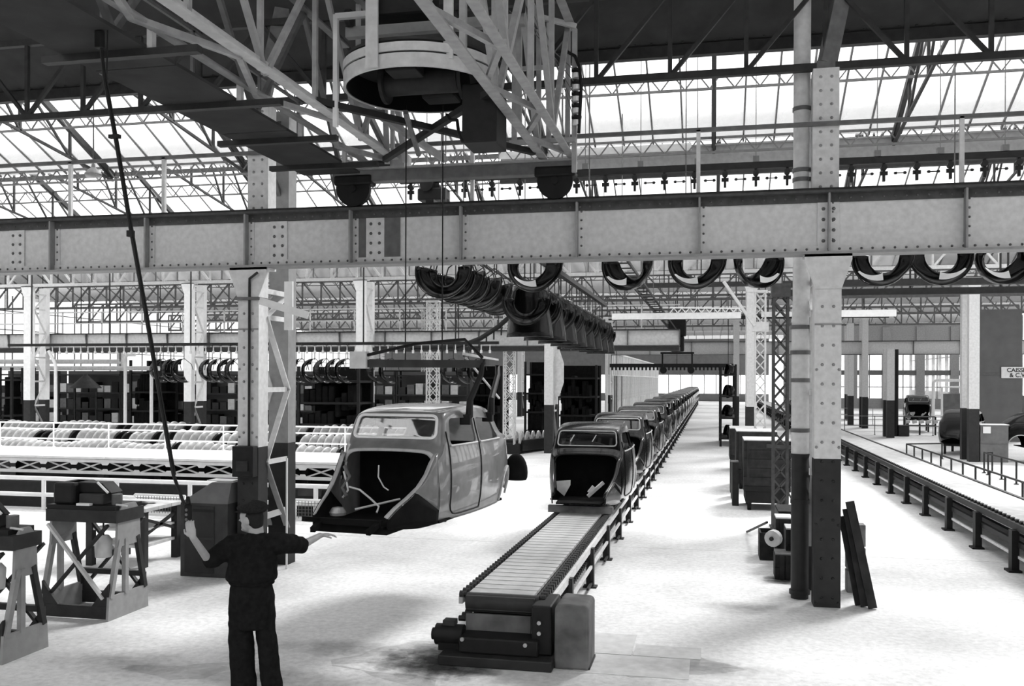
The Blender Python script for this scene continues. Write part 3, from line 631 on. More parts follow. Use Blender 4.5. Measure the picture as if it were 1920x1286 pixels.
for i, (px, py, D, deg, lb) in enumerate([(1838, 828, 33, -156, 'black car body with its tail towards the pit barrier'), (2002, 838, 31.5, -108, 'black car body beyond the locker, partly out of sight'), (1722, 785, 50, 8, 'black car body facing the aisle behind a low stand'), (1500, 800, 52, 0, 'black car body behind the lattice masts')]):
    p = [V(9.7, 39.1, .4), V(12.3, 34.95, .5), at(px, py, D=D), at(px, py, D=D)][i]; deg = [-156, -90, deg, deg][i]; zz = [.4, .5][i] if i < 2 else max(p.z, .45); c = copy_tree(blackp); c['label'] = lb; c['group'] = 'car bodies standing off the conveyor'; put(c, (p.x, p.y, zz), deg)
    st = T('body_stand', 'low trestle under the ' + lb.split(' ', 1)[1].split(' behind')[0].split(' beyond')[0].split(' with')[0] + [' by the barrier', ' by the locker', ' near the stand rail', ' by the masts'][i], 'stand', None, (p.x, p.y, 0)); st.rotation_euler = (0, 0, rad(-deg))
    for yy in (.2, 1.6):
        q = MB().box(-.55, .55, yy - .05, yy + .05, zz - .1, zz).mesh('beam', 'dark'); link('beam', q, st)
        for s in (-1, 1): link('leg', MB().box(s * .5 - .04, s * .5 + .04, yy - .04, yy + .04, 0, zz - .1).mesh('leg', 'dark'), st)
bear = MB().box(-.52, .52, -.05, .05, 0, .11).mesh('timber_bearer', 'wood')
for i in range(18):
    for k, y in enumerate((-.72, 1.5)):
        o = link('timber_bearer', bear, None, (-2.05, 15.55 + 5.2 * i + y, SLZ)); tag(o, 'grey timber bearer under the %s of the %s car body in the row' % (('nose', 'tail')[k], ORD[i]), 'timber', 'bearers under the car bodies')

# ------------------------------------------------------------------ slat conveyor carrying the row of bodies
cv = T('slat_conveyor', 'long slat conveyor with pale metal slats and dark side chain', 'conveyor', None, (-2.04, 9, 0))
X0, X1 = -2.37, -1.71
sm = MB().box(X0, X1, -.084, .084, SLZ - .03, SLZ).mesh('slat', 'slat')
off = cv.location
def rel(x, y, z): return V(x, y, z) - off
for i in range(170): link('slat', sm, cv, rel(0, 9.15 + .2 * i, 0))
q = MB()
for i in range(350): q.box(X0, X1, 43.15 + .2 * i - .092, 43.15 + .2 * i + .092, SLZ - .03, SLZ)
q.build('far_slats', 'slat', cv, stuff=True)
for s, x in ((-1, X0), (1, X1)):
    MB().box(x - .03 if s < 0 else x, x if s < 0 else x + .03, 9.0, 113, SLZ - .12, SLZ - .04).build('side_rail', 'dark', cv)
    MB().box(x + s * .13 - .02, x + s * .13 + .02, 9.2, 113, SLZ - .16, SLZ - .08).build('guide_angle', 'pale', cv)
    MB().box(x + s * .16 - .015, x + s * .16 + .015, 9.4, 113, .26, .30).build('lower_angle', 'pale', cv)
    link_m = MB().cyl((-.02, 0, 0), (.05, 0, 0), .035, 8).box(.0, .012, -.05, .05, -.02, .02).mesh('chain_link', 'dark')
    for i in range(150): link('chain_link', link_m, cv, rel(x + s * .06, 9.1 + .13 * i, SLZ - .035), None, (s, 1, 1))
    low = MB()
    for i in range(150): low.cyl((x + s * .05, 9.1 + .13 * i, .34), (x + s * .12, 9.1 + .13 * i, .34), .03, 6)
    low.build('return_chain', 'dark', cv, stuff=True)
lg = MB().box(-.05, .05, -.05, .05, 0, SLZ - .1).box(-.09, .09, -.08, .08, 0, .02).mesh('leg', 'dark')
br = MB().bar((0, -.05, .06), (0, -.42, .06), .03, .03).bar((0, -.06, .1), (0, -.06, .5), .025).mesh('foot_stay', 'dark')
for i in range(52):
    for s, x in ((-1, X0 - .14), (1, X1 + .14)):
        link('leg', lg, cv, rel(x, 10.4 + 1.92 * i, 0))
        if i < 12: link('foot_stay', br, cv, rel(x + s * .02, 10.4 + 1.92 * i, 0))
# drive end
MB().box(X0 - .02, X1 + .02, 8.98, 9.02, .46, .60).build('end_plate', 'cabinet', cv, bevel=.006); MB().box(X0 - .02, X1 - .02, 8.99, 9.03, .22, .42).build('lower_end_plate', 'guard', cv, bevel=.006)
MB().cyl((X0 - .02, 9.06, .52), (X1 + .05, 9.06, .52), .095, 14).build('end_drum', 'dark', cv, True)
MB().box(X0 - .2, X1 + .25, 8.62, 9.3, 0, .10).build('bed_plate', 'base', cv, bevel=.012); MB().box(X0 + .03, X1 - .03, 9.1, 60, .40, .42).build('inner_tray', 'black', cv); MB().box(X0 - .02, X1 + .1, 8.72, 9.0, .10, .26).build('gear_case', 'black', cv, bevel=.02)
MB().box(X1 + .02, X1 + .22, 8.8, 9.35, .10, .58).build('side_case', 'black', cv, bevel=.02)
mo = MB().cyl((X0 - .30, 8.92, .22), (X0 - .02, 8.92, .22), .105, 16).cyl((X0 - .34, 8.92, .22), (X0 - .30, 8.92, .22), .06, 12); mo.box(X0 - .26, X0 - .05, 8.84, 9.0, .08, .16)
mo_ = mo.build('motor', 'black', cv, True); MB().box(X0 - .22, X0 - .1, 8.86, 8.98, .32, .37).build('terminal_box', 'dark', mo_)
for p in ((X0 + .02, 8.715, .24), (X1 - .02, 8.715, .22), (X1 + .06, 8.79, .2), (X1 + .1, 8.79, .32), (X1 + .1, 8.79, .42), (X1 + .05, 8.97, .5)): MB().cyl(p, (p[0], p[1] - .02, p[2]), .02, 8).build('bolt', 'metalf', cv)
gu = T('belt_guard', 'stained upright belt guard with a rounded top beside the conveyor drive', 'machine guard', None, (-1.28, 8.9, 0))
gp = [(-1.46, 0), (-1.13, 0), (-1.13, .56)] + [(-1.13 - .05 + .05 * math.cos(a), .56 + .05 * math.sin(a)) for a in (.4, .8, 1.2, 1.57)] + [(-1.42, .62), (-1.455, .585)]
MB().prism(gp, 'xz', 8.75, 9.25).build('guard_casing', 'guard', gu, bevel=.025); MB().box(-1.47, -1.12, 8.78, 9.22, 0, .03).build('foot', 'dark', gu)

# ------------------------------------------------------------------ fenders
def fender_mesh(name, m, R=.40, a0=170, a1=374, wmax=.34):
    rows = []; n = 18
    for i in range(n + 1):
        t = i / n; a = rad(lerp(a0, a1, t)); rr = R * (1 + .10 * math.sin(t * math.pi) + .22 * max(0, t - .72) / .28)
        wd = wmax * (.55 + .45 * math.sin(math.pi * min(1, t * 1.15)) ** .8); row = []
        for k in range(9):
            s = k / 8; ro = rr * (1 - .50 * s ** 2.6)
            row.append(V(ro * math.cos(a), wd * (math.sin(s * math.pi / 2) ** .9), ro * math.sin(a)))
        rows.append(row)
    o = MB().grid(rows).build('tmp', m, None, True); o.modifiers.new('s', 'SOLIDIFY').thickness = .012; me = evaluated(o); drop(o); me.name = name
    me.polygons.foreach_set('use_smooth', [True] * len(me.polygons)); return me
FM = fender_mesh('fender', 'fend'); FB = fender_mesh('fender', 'metalf')
hook = MB().box(-.05, .05, -.04, .04, .86, .93).tube([(0, 0, .35), (0, 0, .9)], .012, 6).tube([(-.36, 0, .0), (-.3, 0, .2), (0, 0, .42), (.3, 0, .2), (.36, 0, .0)], .012, 6).mesh('hanger', 'dark')
def hang_fender(p, rz, label, group, flip=False, rx=0, sc=1.0, me=None, ry=0):
    t = T('hanging_fender', label, 'fender', group, p); t.rotation_euler = (rx, 0, rz); t.scale = (sc, sc, sc)
    link('skin', me or FM, t, None, (0, ry, 0) if ry else None, (-1, 1, 1) if flip else None); link('hanger', hook, t); return t
# row along the girder
cvr = T('overhead_conveyor', 'dark overhead rail carrying hooks with black fenders behind the girder', 'conveyor', None, (0, 14.4, 5.4))
MB().box(-4.6, 9.6, 14.39, 14.51, 5.45, 5.55).build('rail', 'dark', cvr)
for i in range(8): MB().bar((-4.2 + 1.9 * i, 14.45, 5.5), (-4.2 + 1.9 * i, 14.45, 9.9), .015).build('drop_rod', 'mid', cvr)
WSTRIP = MB().grid([[V(r * math.cos(a), -.012 + .03 * (r < .36), r * math.sin(a)) for r in (lerp(.35, .25, t), lerp(.375, .36, t))] for t, a in [(k / 9, rad(lerp(215, 278, k / 9))) for k in range(10)]] ).mesh('white_inner_strip', 'white', None, True)  # white strip along the lower inside of the fender arc
LF = 'black enamelled fender hooked on the overhead rail behind the girder'
for i, (px, py, rz, fl) in enumerate([(1000, 500, 20, 0), (1170, 495, -25, 0), (1303, 487, 0, 0), (1430, 487, 35, 1), (1650, 475, -20, 0), (1768, 470, -10, 1), (1888, 462, 10, 0), (1990, 455, 0, 1)]):
    p = at(px, py, Y=14.45); hf = hang_fender((p.x, p.y, 4.57), rad(rz), LF, 'fenders on the rail behind the girder', bool(fl), 0, 1.0); link('white_inner_strip', WSTRIP, hf, None, None, (-1, 1, 1) if fl else None)
# two files of fenders running away from the girder
for nm, X, ya, yb, z, n, g, lb, rz in (('overhead_conveyor', -4.05, 13.7, 17.6, 4.42, 9, 'fenders in the short file', 'black enamelled fender nested in the short file above the suspended car', 80),
                             ('overhead_conveyor', -3.25, 16.2, 28.5, 4.15, 24, 'fenders in the long file', 'black enamelled fender nested in the long file running over the car row', 75)):
    t = T(nm, 'dark overhead rail over the ' + ('short file of fenders' if n == 9 else 'long file of fenders'), 'conveyor', None, (X, ya, z + .9)); MB().box(X - .06, X + .06, ya - .6, yb + .5, z + .86, z + .96).build('rail', 'dark', t)
    for k in range(4): MB().bar((X, lerp(ya, yb, k / 3), z + .96), (X, lerp(ya, yb, k / 3), 9.0), .015).build('drop_rod', 'mid', t)
    for i in range(n):
        if n != 9 and i % 3 == 1: continue
        hang_fender((X + .04 * math.sin(i * 2.1), lerp(ya, yb, i / (n - 1)), z), rad(8 + 6 * math.sin(i * 1.3)), lb, g, i % 2 == 1, 0, 1.0)
    if n != 9:                                                    # flat pressings hung with them
        dm = MB().grid([[V(.44 * math.sin(u) * (1 - .25 * v), .34 * (1 - math.cos(u)) + .10 * math.sin(v * 2.6), -.62 + .95 * v) for u in [lerp(-1.45, 1.45, k / 14) for k in range(15)]] for v in [j / 10 for j in range(11)]]).mesh('skin', 'fend', None, True)
        for i in range(8):
            o = T('pressed_bonnet', 'curved black pressed bonnet hung among the long file of fenders', 'bonnet', 'pressings hung in the long file', (X, lerp(ya, yb, (3 * i + 1) / 23), z)); o.rotation_euler = (0, 0, rad(12))
            a = link('skin', dm, o); md = a.modifiers.new('s', 'SOLIDIFY'); md.thickness = .012; link('hanger', hook, o)

# ------------------------------------------------------------------ overhead travelling crane
cr_ = T('overhead_crane', 'latticed overhead travelling crane riding on the deep riveted girder', 'crane', None, (-3.4, 12, GZ1))
YB = -8.0
def lat(xa, za, xb, zb, m, name, step, ph=0, w_=.055, y0=YB, y1=11.9):
    """zigzag between two chords that run along the hall"""
    y = y0; k = ph
    while y < y1 - .2:
        y2 = min(y + step, y1)
        if y2 > 4.0:                                             # what lies further back is above and behind the viewer
            a, b = ((xa, y, za), (xb, y2, zb)) if k % 2 else ((xb, y, zb), (xa, y2, za)); MB().bar(a, b, w_).build(name, m, cr_)
        y = y2; k += 1
def verts(x, za, zb, m, step, w_=.05, y0=4.0, y1=11.9):
    y = y1
    while y > y0: MB().bar((x, y, za), (x, y, zb), w_).build('vertical', m, cr_); y -= step
ZC, ZU = 5.67, 7.28
for x, z, m, w_ in ((-4.2, ZC, 'cranep', .12), (-4.58, ZC - .02, 'paint2', .07), (-2.21, ZC - .05, 'craneg', .11), (-1.83, ZC - .05, 'craneg', .09), (-4.2, ZU, 'mid', .1), (-4.96, ZU, 'mid', .1), (-2.21, ZU, 'paint2', .1), (-1.83, ZU, 'paint2', .1)):
    MB().angle((x, YB, z), (x, 12.0, z), w_, t=.02).build('chord', m, cr_)
lat(-4.2, ZC, -4.58, ZC - .02, 'craneg', 'bracing', 1.05); lat(-2.21, ZC, -1.83, ZC, 'craneg', 'bracing', 1.0)
lat(-4.2, ZC, -4.2, ZU, 'craneg', 'diagonal', 1.25, 0); lat(-4.96, ZC, -4.96, ZU, 'mid', 'diagonal', 1.25, 1); lat(-2.21, ZC, -2.21, ZU, 'craneg', 'diagonal', 1.25, 1, .065); lat(-1.83, ZC, -1.83, ZU, 'craneg', 'diagonal', 1.25, 0, .065)
verts(-4.2, ZC, ZU, 'craneg', 1.25); verts(-2.21, ZC, ZU, 'craneg', 1.25, .06); verts(-1.83, ZC, ZU, 'craneg', 1.25, .06)
# dark walkway plates with cross joists
ya = YB
for k in range(9):
    MB().box(-5.42, -4.62, ya + .01, ya + 2.2 - .01, 5.50, 5.53).build('walkway_plate', 'soffit', cr_); ya += 2.2
for y in (5.2, 7.0, 8.5, 9.9, 11.2):
    MB().box(-5.62, -4.15, y - .04, y + .04, 5.44, 5.50).build('joist', 'dark', cr_); MB().box(-4.62, -4.57, y - .03, y + .03, 5.5, 5.72).build('joist_post', 'cranep', cr_)
MB().bar((-5.42, YB, 6.45), (-5.42, 11.7, 6.45), .035).build('walkway_rail', 'mid', cr_)
for y in (6.0, 7.5, 9, 10.5, 11.6): MB().bar((-5.42, y, 5.5), (-5.42, y, 6.45), .035).build('walkway_post', 'mid', cr_)
# end carriage on the rail
MB().box(-5.05, -1.72, 11.86, 12.04, 5.40, 5.56).build('end_carriage', 'mid', cr_, bevel=.01); MB().box(-5.05, -1.72, 11.83, 12.07, 5.555, 5.575).build('carriage_flange', 'paint2', cr_)
for x in (-4.75, -1.99):
    t_ = MB().cyl((x, 11.89, 5.31), (x, 12.01, 5.31), .21, 22).cyl((x, 11.87, 5.31), (x, 11.90, 5.31), .235, 22).cyl((x, 11.83, 5.31), (x, 12.07, 5.31), .05, 10).build('wheel', 'black', cr_, True)
    MB().box(x - .27, x + .27, 11.84, 12.06, 5.36, 5.50).build('wheel_box', 'black', cr_, bevel=.03)
MB().box(-4.45, -4.0, 11.80, 12.1, 5.56, 5.76).build('gusset', 'craneg', cr_); MB().cyl((-4.9, 11.8, 5.62), (-4.2, 11.8, 5.62), .04, 10).build('drive_shaft', 'dark', cr_)
# bracing in plan between the two bridge girders
for a, b in (((-4.2, 9.4, 5.75), (-2.21, 11.6, 5.62)), ((-2.21, 9.4, 5.75), (-4.2, 11.6, 5.62)), ((-4.2, 10.4, 6.1), (-3.4, 11.7, 5.6)), ((-4.2, 11.7, 5.6), (-4.0, 11.0, 6.5)), ((-3.95, 11.7, 5.6), (-3.95, 11.2, 6.6))):
    MB().bar(a, b, .07).build('plan_brace', 'dark' if a[1] < 10 else 'craneg', cr_)
# end frame with collector insulators
for x, z0, z1 in ((-1.72, 5.38, 7.2), (-2.5, 5.75, 7.2), (-2.05, 5.75, 7.3)): MB().bar((x, 11.75, z0), (x, 11.75, z1), .06).build('end_post', 'craneg', cr_)
MB().bar((-2.55, 11.7, 5.78), (-1.70, 11.7, 5.78), .06).bar((-2.55, 11.7, 6.72), (-2.1, 11.7, 6.72), .05).build('end_sill', 'craneg', cr_); MB().bar((-2.2, 11.7, 7.38), (-1.70, 11.72, 7.22), .06).build('end_head', 'cranep', cr_)
ins = MB().cyl((0, 0, -.03), (0, 0, .03), .05, 12).mesh('insulator', 'white'); cap_ = MB().cyl((0, 0, -.015), (0, 0, .015), .065, 12).mesh('insulator_cap', 'black')
for k in range(5):
    p = at(1081, 142 + 22 * k, Y=11.7) - cr_.location; link('insulator', ins, cr_, p); link('insulator_cap', cap_, cr_, p + V(0, 0, .07))
MB().tube([at(1060, 95, Y=11.68), at(1078, 105, Y=11.68), at(1086, 125, Y=11.66), at(1090, 160, Y=11.66), at(1085, 250, Y=11.68)], .022).build('feed_cable', 'black', cr_, True)
for k in range(5): MB().cyl(at(955 + 14 * k, 20, Y=11.2), at(1075, 130 + 22 * k, Y=11.6), .006, 5).build('feed_wire', 'mid', cr_)

# hoist trolley with the big ring
TC = at(790, 163, D=10.3); RX, RY, RZ = TC.x, TC.y, TC.z - .05
tr = T('hoist_trolley', 'crane hoist trolley enclosed by a wide pale steel ring', 'hoist', None, (RX, RY, RZ))
def ring(r0, r1, z0, z1, n=56):
    m = MB(); rows = []
    for r, z in ((r0, z0), (r0, z1), (r1, z1), (r1, z0), (r0, z0)): rows.append([V(RX + r * math.cos(2 * math.pi * k / n), RY + r * math.sin(2 * math.pi * k / n), z) for k in range(n)])
    return m.grid(rows, True)
ring(.85, .82, RZ, RZ + .14).build('lower_ring_band', 'pale', tr, True); ring(.855, .82, RZ + .16, RZ + .25).build('upper_ring_band', 'paint', tr, True); ring(.835, .81, RZ + .13, RZ + .17).build('ring_groove', 'dark', tr)
MB().cyl((RX, RY, RZ + .28), (RX, RY, RZ + .31), .83, 40).build('ring_ceiling', 'soffit', tr)
ring(.812, .80, RZ + .005, RZ + .27).build('ring_lining', 'dull', tr, True)
MB().cyl((RX - .45, RY + .1, RZ + .14), (RX + .4, RY + .1, RZ + .14), .14, 18).build('rope_drum', 'dark', tr, True)
for s in (-1, 1): MB().cyl((RX - .02 + s * .45, RY + .1, RZ + .14), (RX + .02 + s * .45, RY + .1, RZ + .14), .22, 20).build('drum_flange', 'dark', tr, True)
MB().box(RX + .05, RX + .28, RY - .35, RY - .15, RZ + .24, RZ + .285).build('inspection_hatch', 'white', tr); MB().box(RX - .25, RX + .1, RY - .5, RY - .2, RZ + .08, RZ + .28).build('gearbox', 'black', tr, bevel=.02)
MB().box(RX - .1, RX + .3, RY + .3, RY + .6, RZ + .02, RZ + .26).build('motor_case', 'black', tr, bevel=.03)
zt_ = 6.78
MB().box(RX - 1.1, RX + 1.05, RY - .72, RY - .62, zt_, zt_ + .12).build('trolley_beam', 'white', tr); MB().box(RX - 1.1, RX + 1.05, RY + .5, RY + .6, zt_, zt_ + .12).build('trolley_beam', 'paint2', tr)
MB().box(RX - .32, RX - .19, RY - .87, RY - .84, RZ + .0, zt_ + .05).build('hanger_strap', 'pale', tr); MB().box(RX + .45, RX + .55, RY - .68, RY - .65, RZ + .1, zt_).build('hanger_strap', 'pale', tr)
MB().box(RX - .36, RX + .36, RY - .8, RY - .5, zt_ - .30, zt_ - .06).build('hoist_motor', 'black', tr, bevel=.04)
MB().bar((RX - .88, RY - .3, 5.5), (RX - .88, RY - .3, 6.72), .05).bar((RX - .88, RY - .3, 6.70), (RX - .5, RY - .3, 6.70), .06).build('side_frame', 'white', tr)
for s in (-1, 1):
    for yy in (-.55, .45): MB().cyl((RX + s * 1.03 - .03, RY + yy, zt_ + .2), (RX + s * 1.03 + .03, RY + yy, zt_ + .2), .1, 14).build('trolley_wheel', 'dark', tr, True)
p0, p1 = at(866, 158, D=9.9), at(934, 268, D=9.9)
MB().box(p0.x, p1.x, p0.y, p0.y + .5, p1.z, p0.z).build('control_case', 'black', tr, bevel=.015)
MB().tube([at(838, 215, D=10.2), at(845, 225, D=10.1), at(857, 225, D=10.0), at(860, 250, D=9.95), at(868, 266, D=9.9)], .018).build('case_cable', 'black', tr, True)
MB().bar(at(640, 205, D=10.5), at(720, 210, D=10.9), .04).bar(at(760, 210, D=10.4), at(785, 290, D=11.5), .05).build('brace', 'mid', tr)

# lifting beam on its ropes over the suspended body
LB = V(-3.28, 10.9, 2.93)
lb = T('lifting_beam', 'dark steel lifting beam with sling arms above the grey car body', 'lifting gear', None, LB)
a, b = at(668, 683, D=11.0), at(905, 683, D=11.0)
MB().bar((a.x, a.y, 2.93), (b.x, b.y, 2.93), .07, .09).build('spreader_bar', 'cabinet', lb); MB().box(a.x - .06, a.x + .14, a.y - .06, a.y + .06, 2.87, 3.07).build('end_block', 'pale', lb)
e = at(933, 688, D=12.2)
MB().bar((b.x, b.y, 2.96), (e.x, e.y, 2.96), .06).bar((a.x, a.y, 2.96), (a.x + .2, a.y + 1.2, 2.96), .06).build('side_bar', 'cabinet', lb)
def hw(y, z, s=1):
    c_, s_ = math.cos(rad(6)), math.sin(rad(6)); x = s * half_width(y, z); return V(-3.46 + x * c_ + y * s_, 9.85 - x * s_ + y * c_, 1.19 + z)
for y, top in ((.72, (b.x, b.y)), (1.55, (e.x, e.y))):
    h_ = hw(y, 1.10); MB().tube([(top[0], top[1], 2.96), (lerp(top[0], h_.x, .3) + .04, lerp(top[1], h_.y, .3), 2.80), (h_.x + .05, h_.y, 2.50), (h_.x + .045, h_.y, 2.33), (h_.x - .05, h_.y, 2.26)], [.03, .035, .04, .05, .03], 8).build('sling_arm', 'black', lb, True)
    MB().box(h_.x - .06, h_.x + .07, h_.y - .05, h_.y + .05, 2.22, 2.34).build('hook_pad', 'black', lb, bevel=.01)
for px in (760, 829):
    q0 = at(px, 215, D=10.35); q1 = V(lerp(a.x, b.x, (px - 668) / 237), lerp(a.y, b.y, (px - 668) / 237), 2.97); MB().cyl(q1, (q1.x, q1.y, RZ + .05), .008, 6).build('hoist_rope', 'black', lb)
MB().tube([(a.x + .1, a.y, 3.02), (lerp(a.x, b.x, .5), a.y, 3.16), (lerp(a.x, b.x, .85), b.y, 3.22), (b.x, b.y, 3.0)], .02).build('sling_rope', 'black', lb, True)
MB().bar((lerp(a.x, b.x, .84), b.y, 3.05), (e.x, e.y, 3.0), .03).bar((lerp(a.x, b.x, .86), b.y, 3.0), (lerp(a.x, b.x, .95), e.y, 2.5), .02).build('stay', 'pale', lb)

# pendant control on its long cable
HL = at(353, 964, D=7.86)
pc = T('pendant_control', 'black push-button control box hanging on a long crane cable', 'crane control', None, HL)
top = at(187, 58, Z=5.5); pts = [at(187, 58, Z=5.5)]
for px, py in ((196, 150), (218, 270), (243, 420), (275, 600), (302, 760), (325, 890), (345, 945)):
    f = (py - 58) / 920; pts.append(at(px, py, D=lerp((top - V(0, 0, H)).dot(FW), 7.75, f)))
cb = MB().tube(pts + [HL + V(0, 0, .1)], .014, 6).build('cable', 'black', pc, True)
pts2 = [p + V(.02, 0, 0) for p in pts]; MB().tube([pts2[0] + V(.05, 0, 0)] + pts2[1:7], .006, 5).build('strain_wire', 'black', pc)
for px, py in ((215, 256), (245, 438)):
    f = (py - 58) / 920; p = at(px, py, D=lerp((top - V(0, 0, H)).dot(FW), 7.75, f)); MB().cbox(p, .09 if py < 300 else .05, .04, .03 if py < 300 else .05).build('cable_clamp', 'black', pc)
MB().box(top.x - .03, top.x + .03, top.y - .03, top.y + .03, 5.36, 5.5).build('swivel', 'black', pc, bevel=.01)
o = MB().cbox(HL, .055, .05, .17).build('push_button_box', 'rubber', pc, bevel=.012); MB().cyl(HL + V(0, 0, .085), HL + V(-.005, 0, .15), .022, 10, .014).build('gland', 'rubber', pc, True)
for k in (-1, 0, 1): MB().cyl(HL + V(0, -.025, .04 * k), HL + V(0, -.034, .04 * k), .012, 10).build('button', 'mid', pc)

# ------------------------------------------------------------------ the worker
PD = 8.1
def pp(px, py, df=0): return at(px, py, D=PD + df)
def ell(m, c, rx, ry, rz, fx=None, n=14):
    """ellipsoid with its own right / forward axes"""
    fx = fx or RT; fy = V(-fx.y, fx.x, 0); c = V(c); rows = []
    for i in range(n + 1):
        t = math.pi * i / n; rows.append([c + fx * (rx * math.sin(t) * math.cos(2 * math.pi * k / (2 * n))) + fy * (ry * math.sin(t) * math.sin(2 * math.pi * k / (2 * n))) + V(0, 0, rz * math.cos(t)) for k in range(2 * n)])
    return m.grid(rows, True)
def capsule(m, pts, rs, n=12):
    m.tube(pts, rs, n)
    for p, r in zip(pts, rs): ell(m, p, r, r, r, None, 8)
    return m
def loft(m, rings, n=26, tw=0):
    """stack of ellipses: centre, half-width across, half-depth"""
    rows = [[V(c) + RT * (rx * math.cos(2 * math.pi * k / n)) + FW * (ry * math.sin(2 * math.pi * k / n)) for k in range(n)] for c, rx, ry in rings]
    m.grid(rows, True); m.add(rows[0], [tuple(range(n))]); m.add(rows[-1], [tuple(range(n))]); return m
def remesh(mb, name, m, parent, vox, smooth=6, fold=0, dens=None):
    off = parent.location.copy() if parent is not None else Vector()
    o = link('tmp', mb.mesh('tmp', m)); r = o.modifiers.new('r', 'REMESH'); r.mode = 'VOXEL'; r.voxel_size = vox
    if smooth: s = o.modifiers.new('s', 'SMOOTH'); s.factor = .5; s.iterations = smooth
    if fold:
        tx = bpy.data.textures.new('folds', 'CLOUDS'); tx.noise_scale = .11; tx.noise_depth = 2
        d = o.modifiers.new('d', 'DISPLACE'); d.texture = tx; d.strength = fold; d.mid_level = .5
    me = evaluated(o); drop(o); me.name = name; me.transform(Matrix.Translation(-off))
    me.polygons.foreach_set('use_smooth', [True] * len(me.polygons))
    if not me.materials: me.materials.append(M[m])
    return link(name, me, parent)
G = at(478, 1300, D=PD); G.z = 0
man = T('person', 'worker in dark overalls and flat cap holding the crane control', 'person', None, G)
zc = lambda py: H - (py - 711) / F * PD
body = MB()
# trunk and legs under the clothes
loft(body, [((pp(474, 1172)), .12, .09), (pp(473, 1130), .15, .10), (pp(473, 1090), .14, .10), (pp(474, 1055), .16, .11), (pp(476, 1025), .17, .11), (pp(478, 1010), .12, .08), (pp(481, 1000), .062, .065), (pp(481, 985), .055, .06)])
for xs in ((458, 456, 455), (495, 503, 508)):
    lg_ = [pp(xs[0], 1150), pp(xs[1], 1225), V(pp(xs[2], 1290).x, pp(xs[2], 1290).y, .08)]; capsule(body, lg_, [.085, .06, .045])
    ft = lg_[-1] + V(0, 0, -.03); capsule(body, [ft - FW * .04, ft + FW * .16], [.04, .035])
SL, SR = pp(437, 1022), pp(522, 1018); EL, WL = pp(392, 1052, -.05), at(362, 1008, D=7.78); ER, WR_ = pp(566, 1022, .25), pp(600, 1004, .48)
capsule(body, [SL, EL, WL], [.055, .045, .028]); capsule(body, [SR, ER, WR_], [.055, .042, .027])
# head turned towards the car, face in profile
HC = pp(472, 972); FA = (-RT * .93 + FW * .36).normalized(); SA = V(FA.y, -FA.x, 0)          # face axis, and its side
ell(body, HC, .098, .078, .115, FA); ell(body, HC + FA * .035 - V(0, 0, .062), .062, .056, .062, FA); ell(body, HC + FA * .02 + V(0, 0, .02), .09, .075, .07, FA)
body.tube([HC + FA * .088 + V(0, 0, .012), HC + FA * .118 - V(0, 0, .022), HC + FA * .09 - V(0, 0, .034)], [.010, .017, .012], 8)                   # nose
ell(body, HC + FA * .087 - V(0, 0, .062), .016, .025, .012, FA); ell(body, HC + FA * .078 - V(0, 0, .098), .024, .03, .018, FA); ell(body, HC + FA * .083 + V(0, 0, .035), .014, .055, .012, FA)
for s in (-1, 1): ell(body, HC - FA * .008 + SA * s * .079 - V(0, 0, .012), .024, .012, .034, FA)
capsule(body, [HC - FA * .02 - V(0, 0, .07), pp(482, 1006)], [.056, .062])
def hand(m, wrist, d, nrm, side, curl, sc=.95, thumb=1):
    """palm, four unequal bent fingers and a thumb leaving the side of the palm"""
    d, nrm = V(d).normalized(), V(nrm).normalized(); sd = d.cross(nrm).normalized() * side
    pc_ = V(wrist) + d * .05 * sc
    rows = []
    for t, wv, th in ((0, .026, .022), (.3, .034, .018), (.7, .042, .015), (1, .04, .012)):
        c = V(wrist) + d * (.095 * sc * t); rows.append([c + sd * (wv * math.cos(a)) + nrm * (th * math.sin(a)) for a in [2 * math.pi * k / 14 for k in range(14)]])
    m.grid(rows, True); m.add(rows[0], [tuple(range(14))]); m.add(rows[-1], [tuple(range(14))])
    for i, (o_, L_) in enumerate(((-.031, .062), (-.011, .076), (.011, .082), (.031, .074))):
        p = V(wrist) + d * .092 * sc + sd * o_; pts = [p - d * .012, p]; a = 0
        for seg in (.46, .32, .22): a += curl * (1.0 if seg > .4 else .85); p = p + (d * math.cos(a) + nrm * math.sin(a)) * L_ * seg * sc; pts.append(p)
        capsule(m, pts, [.0095, .0092, .0088, .0078, .0068], 8)
    p = V(wrist) + d * .03 * sc + sd * .030; q_ = p + (d * .62 + sd * .62 + nrm * .25 * thumb) .normalized() * .040; r_2 = q_ + (d * .85 + sd * .1 + nrm * .45 * thumb).normalized() * .030; capsule(m, [p, q_, r_2], [.014, .0105, .009], 8)
hand(body, WL, at(352, 972, D=7.79) - WL, FW * .95 - RT * .05, 1, .42)
hand(body, WR_, RT * .8 + FW * .55 + V(0, 0, .05), V(0, 0, -1), -1, .30)
remesh(body, 'body', 'skin', man, .0055, 4)
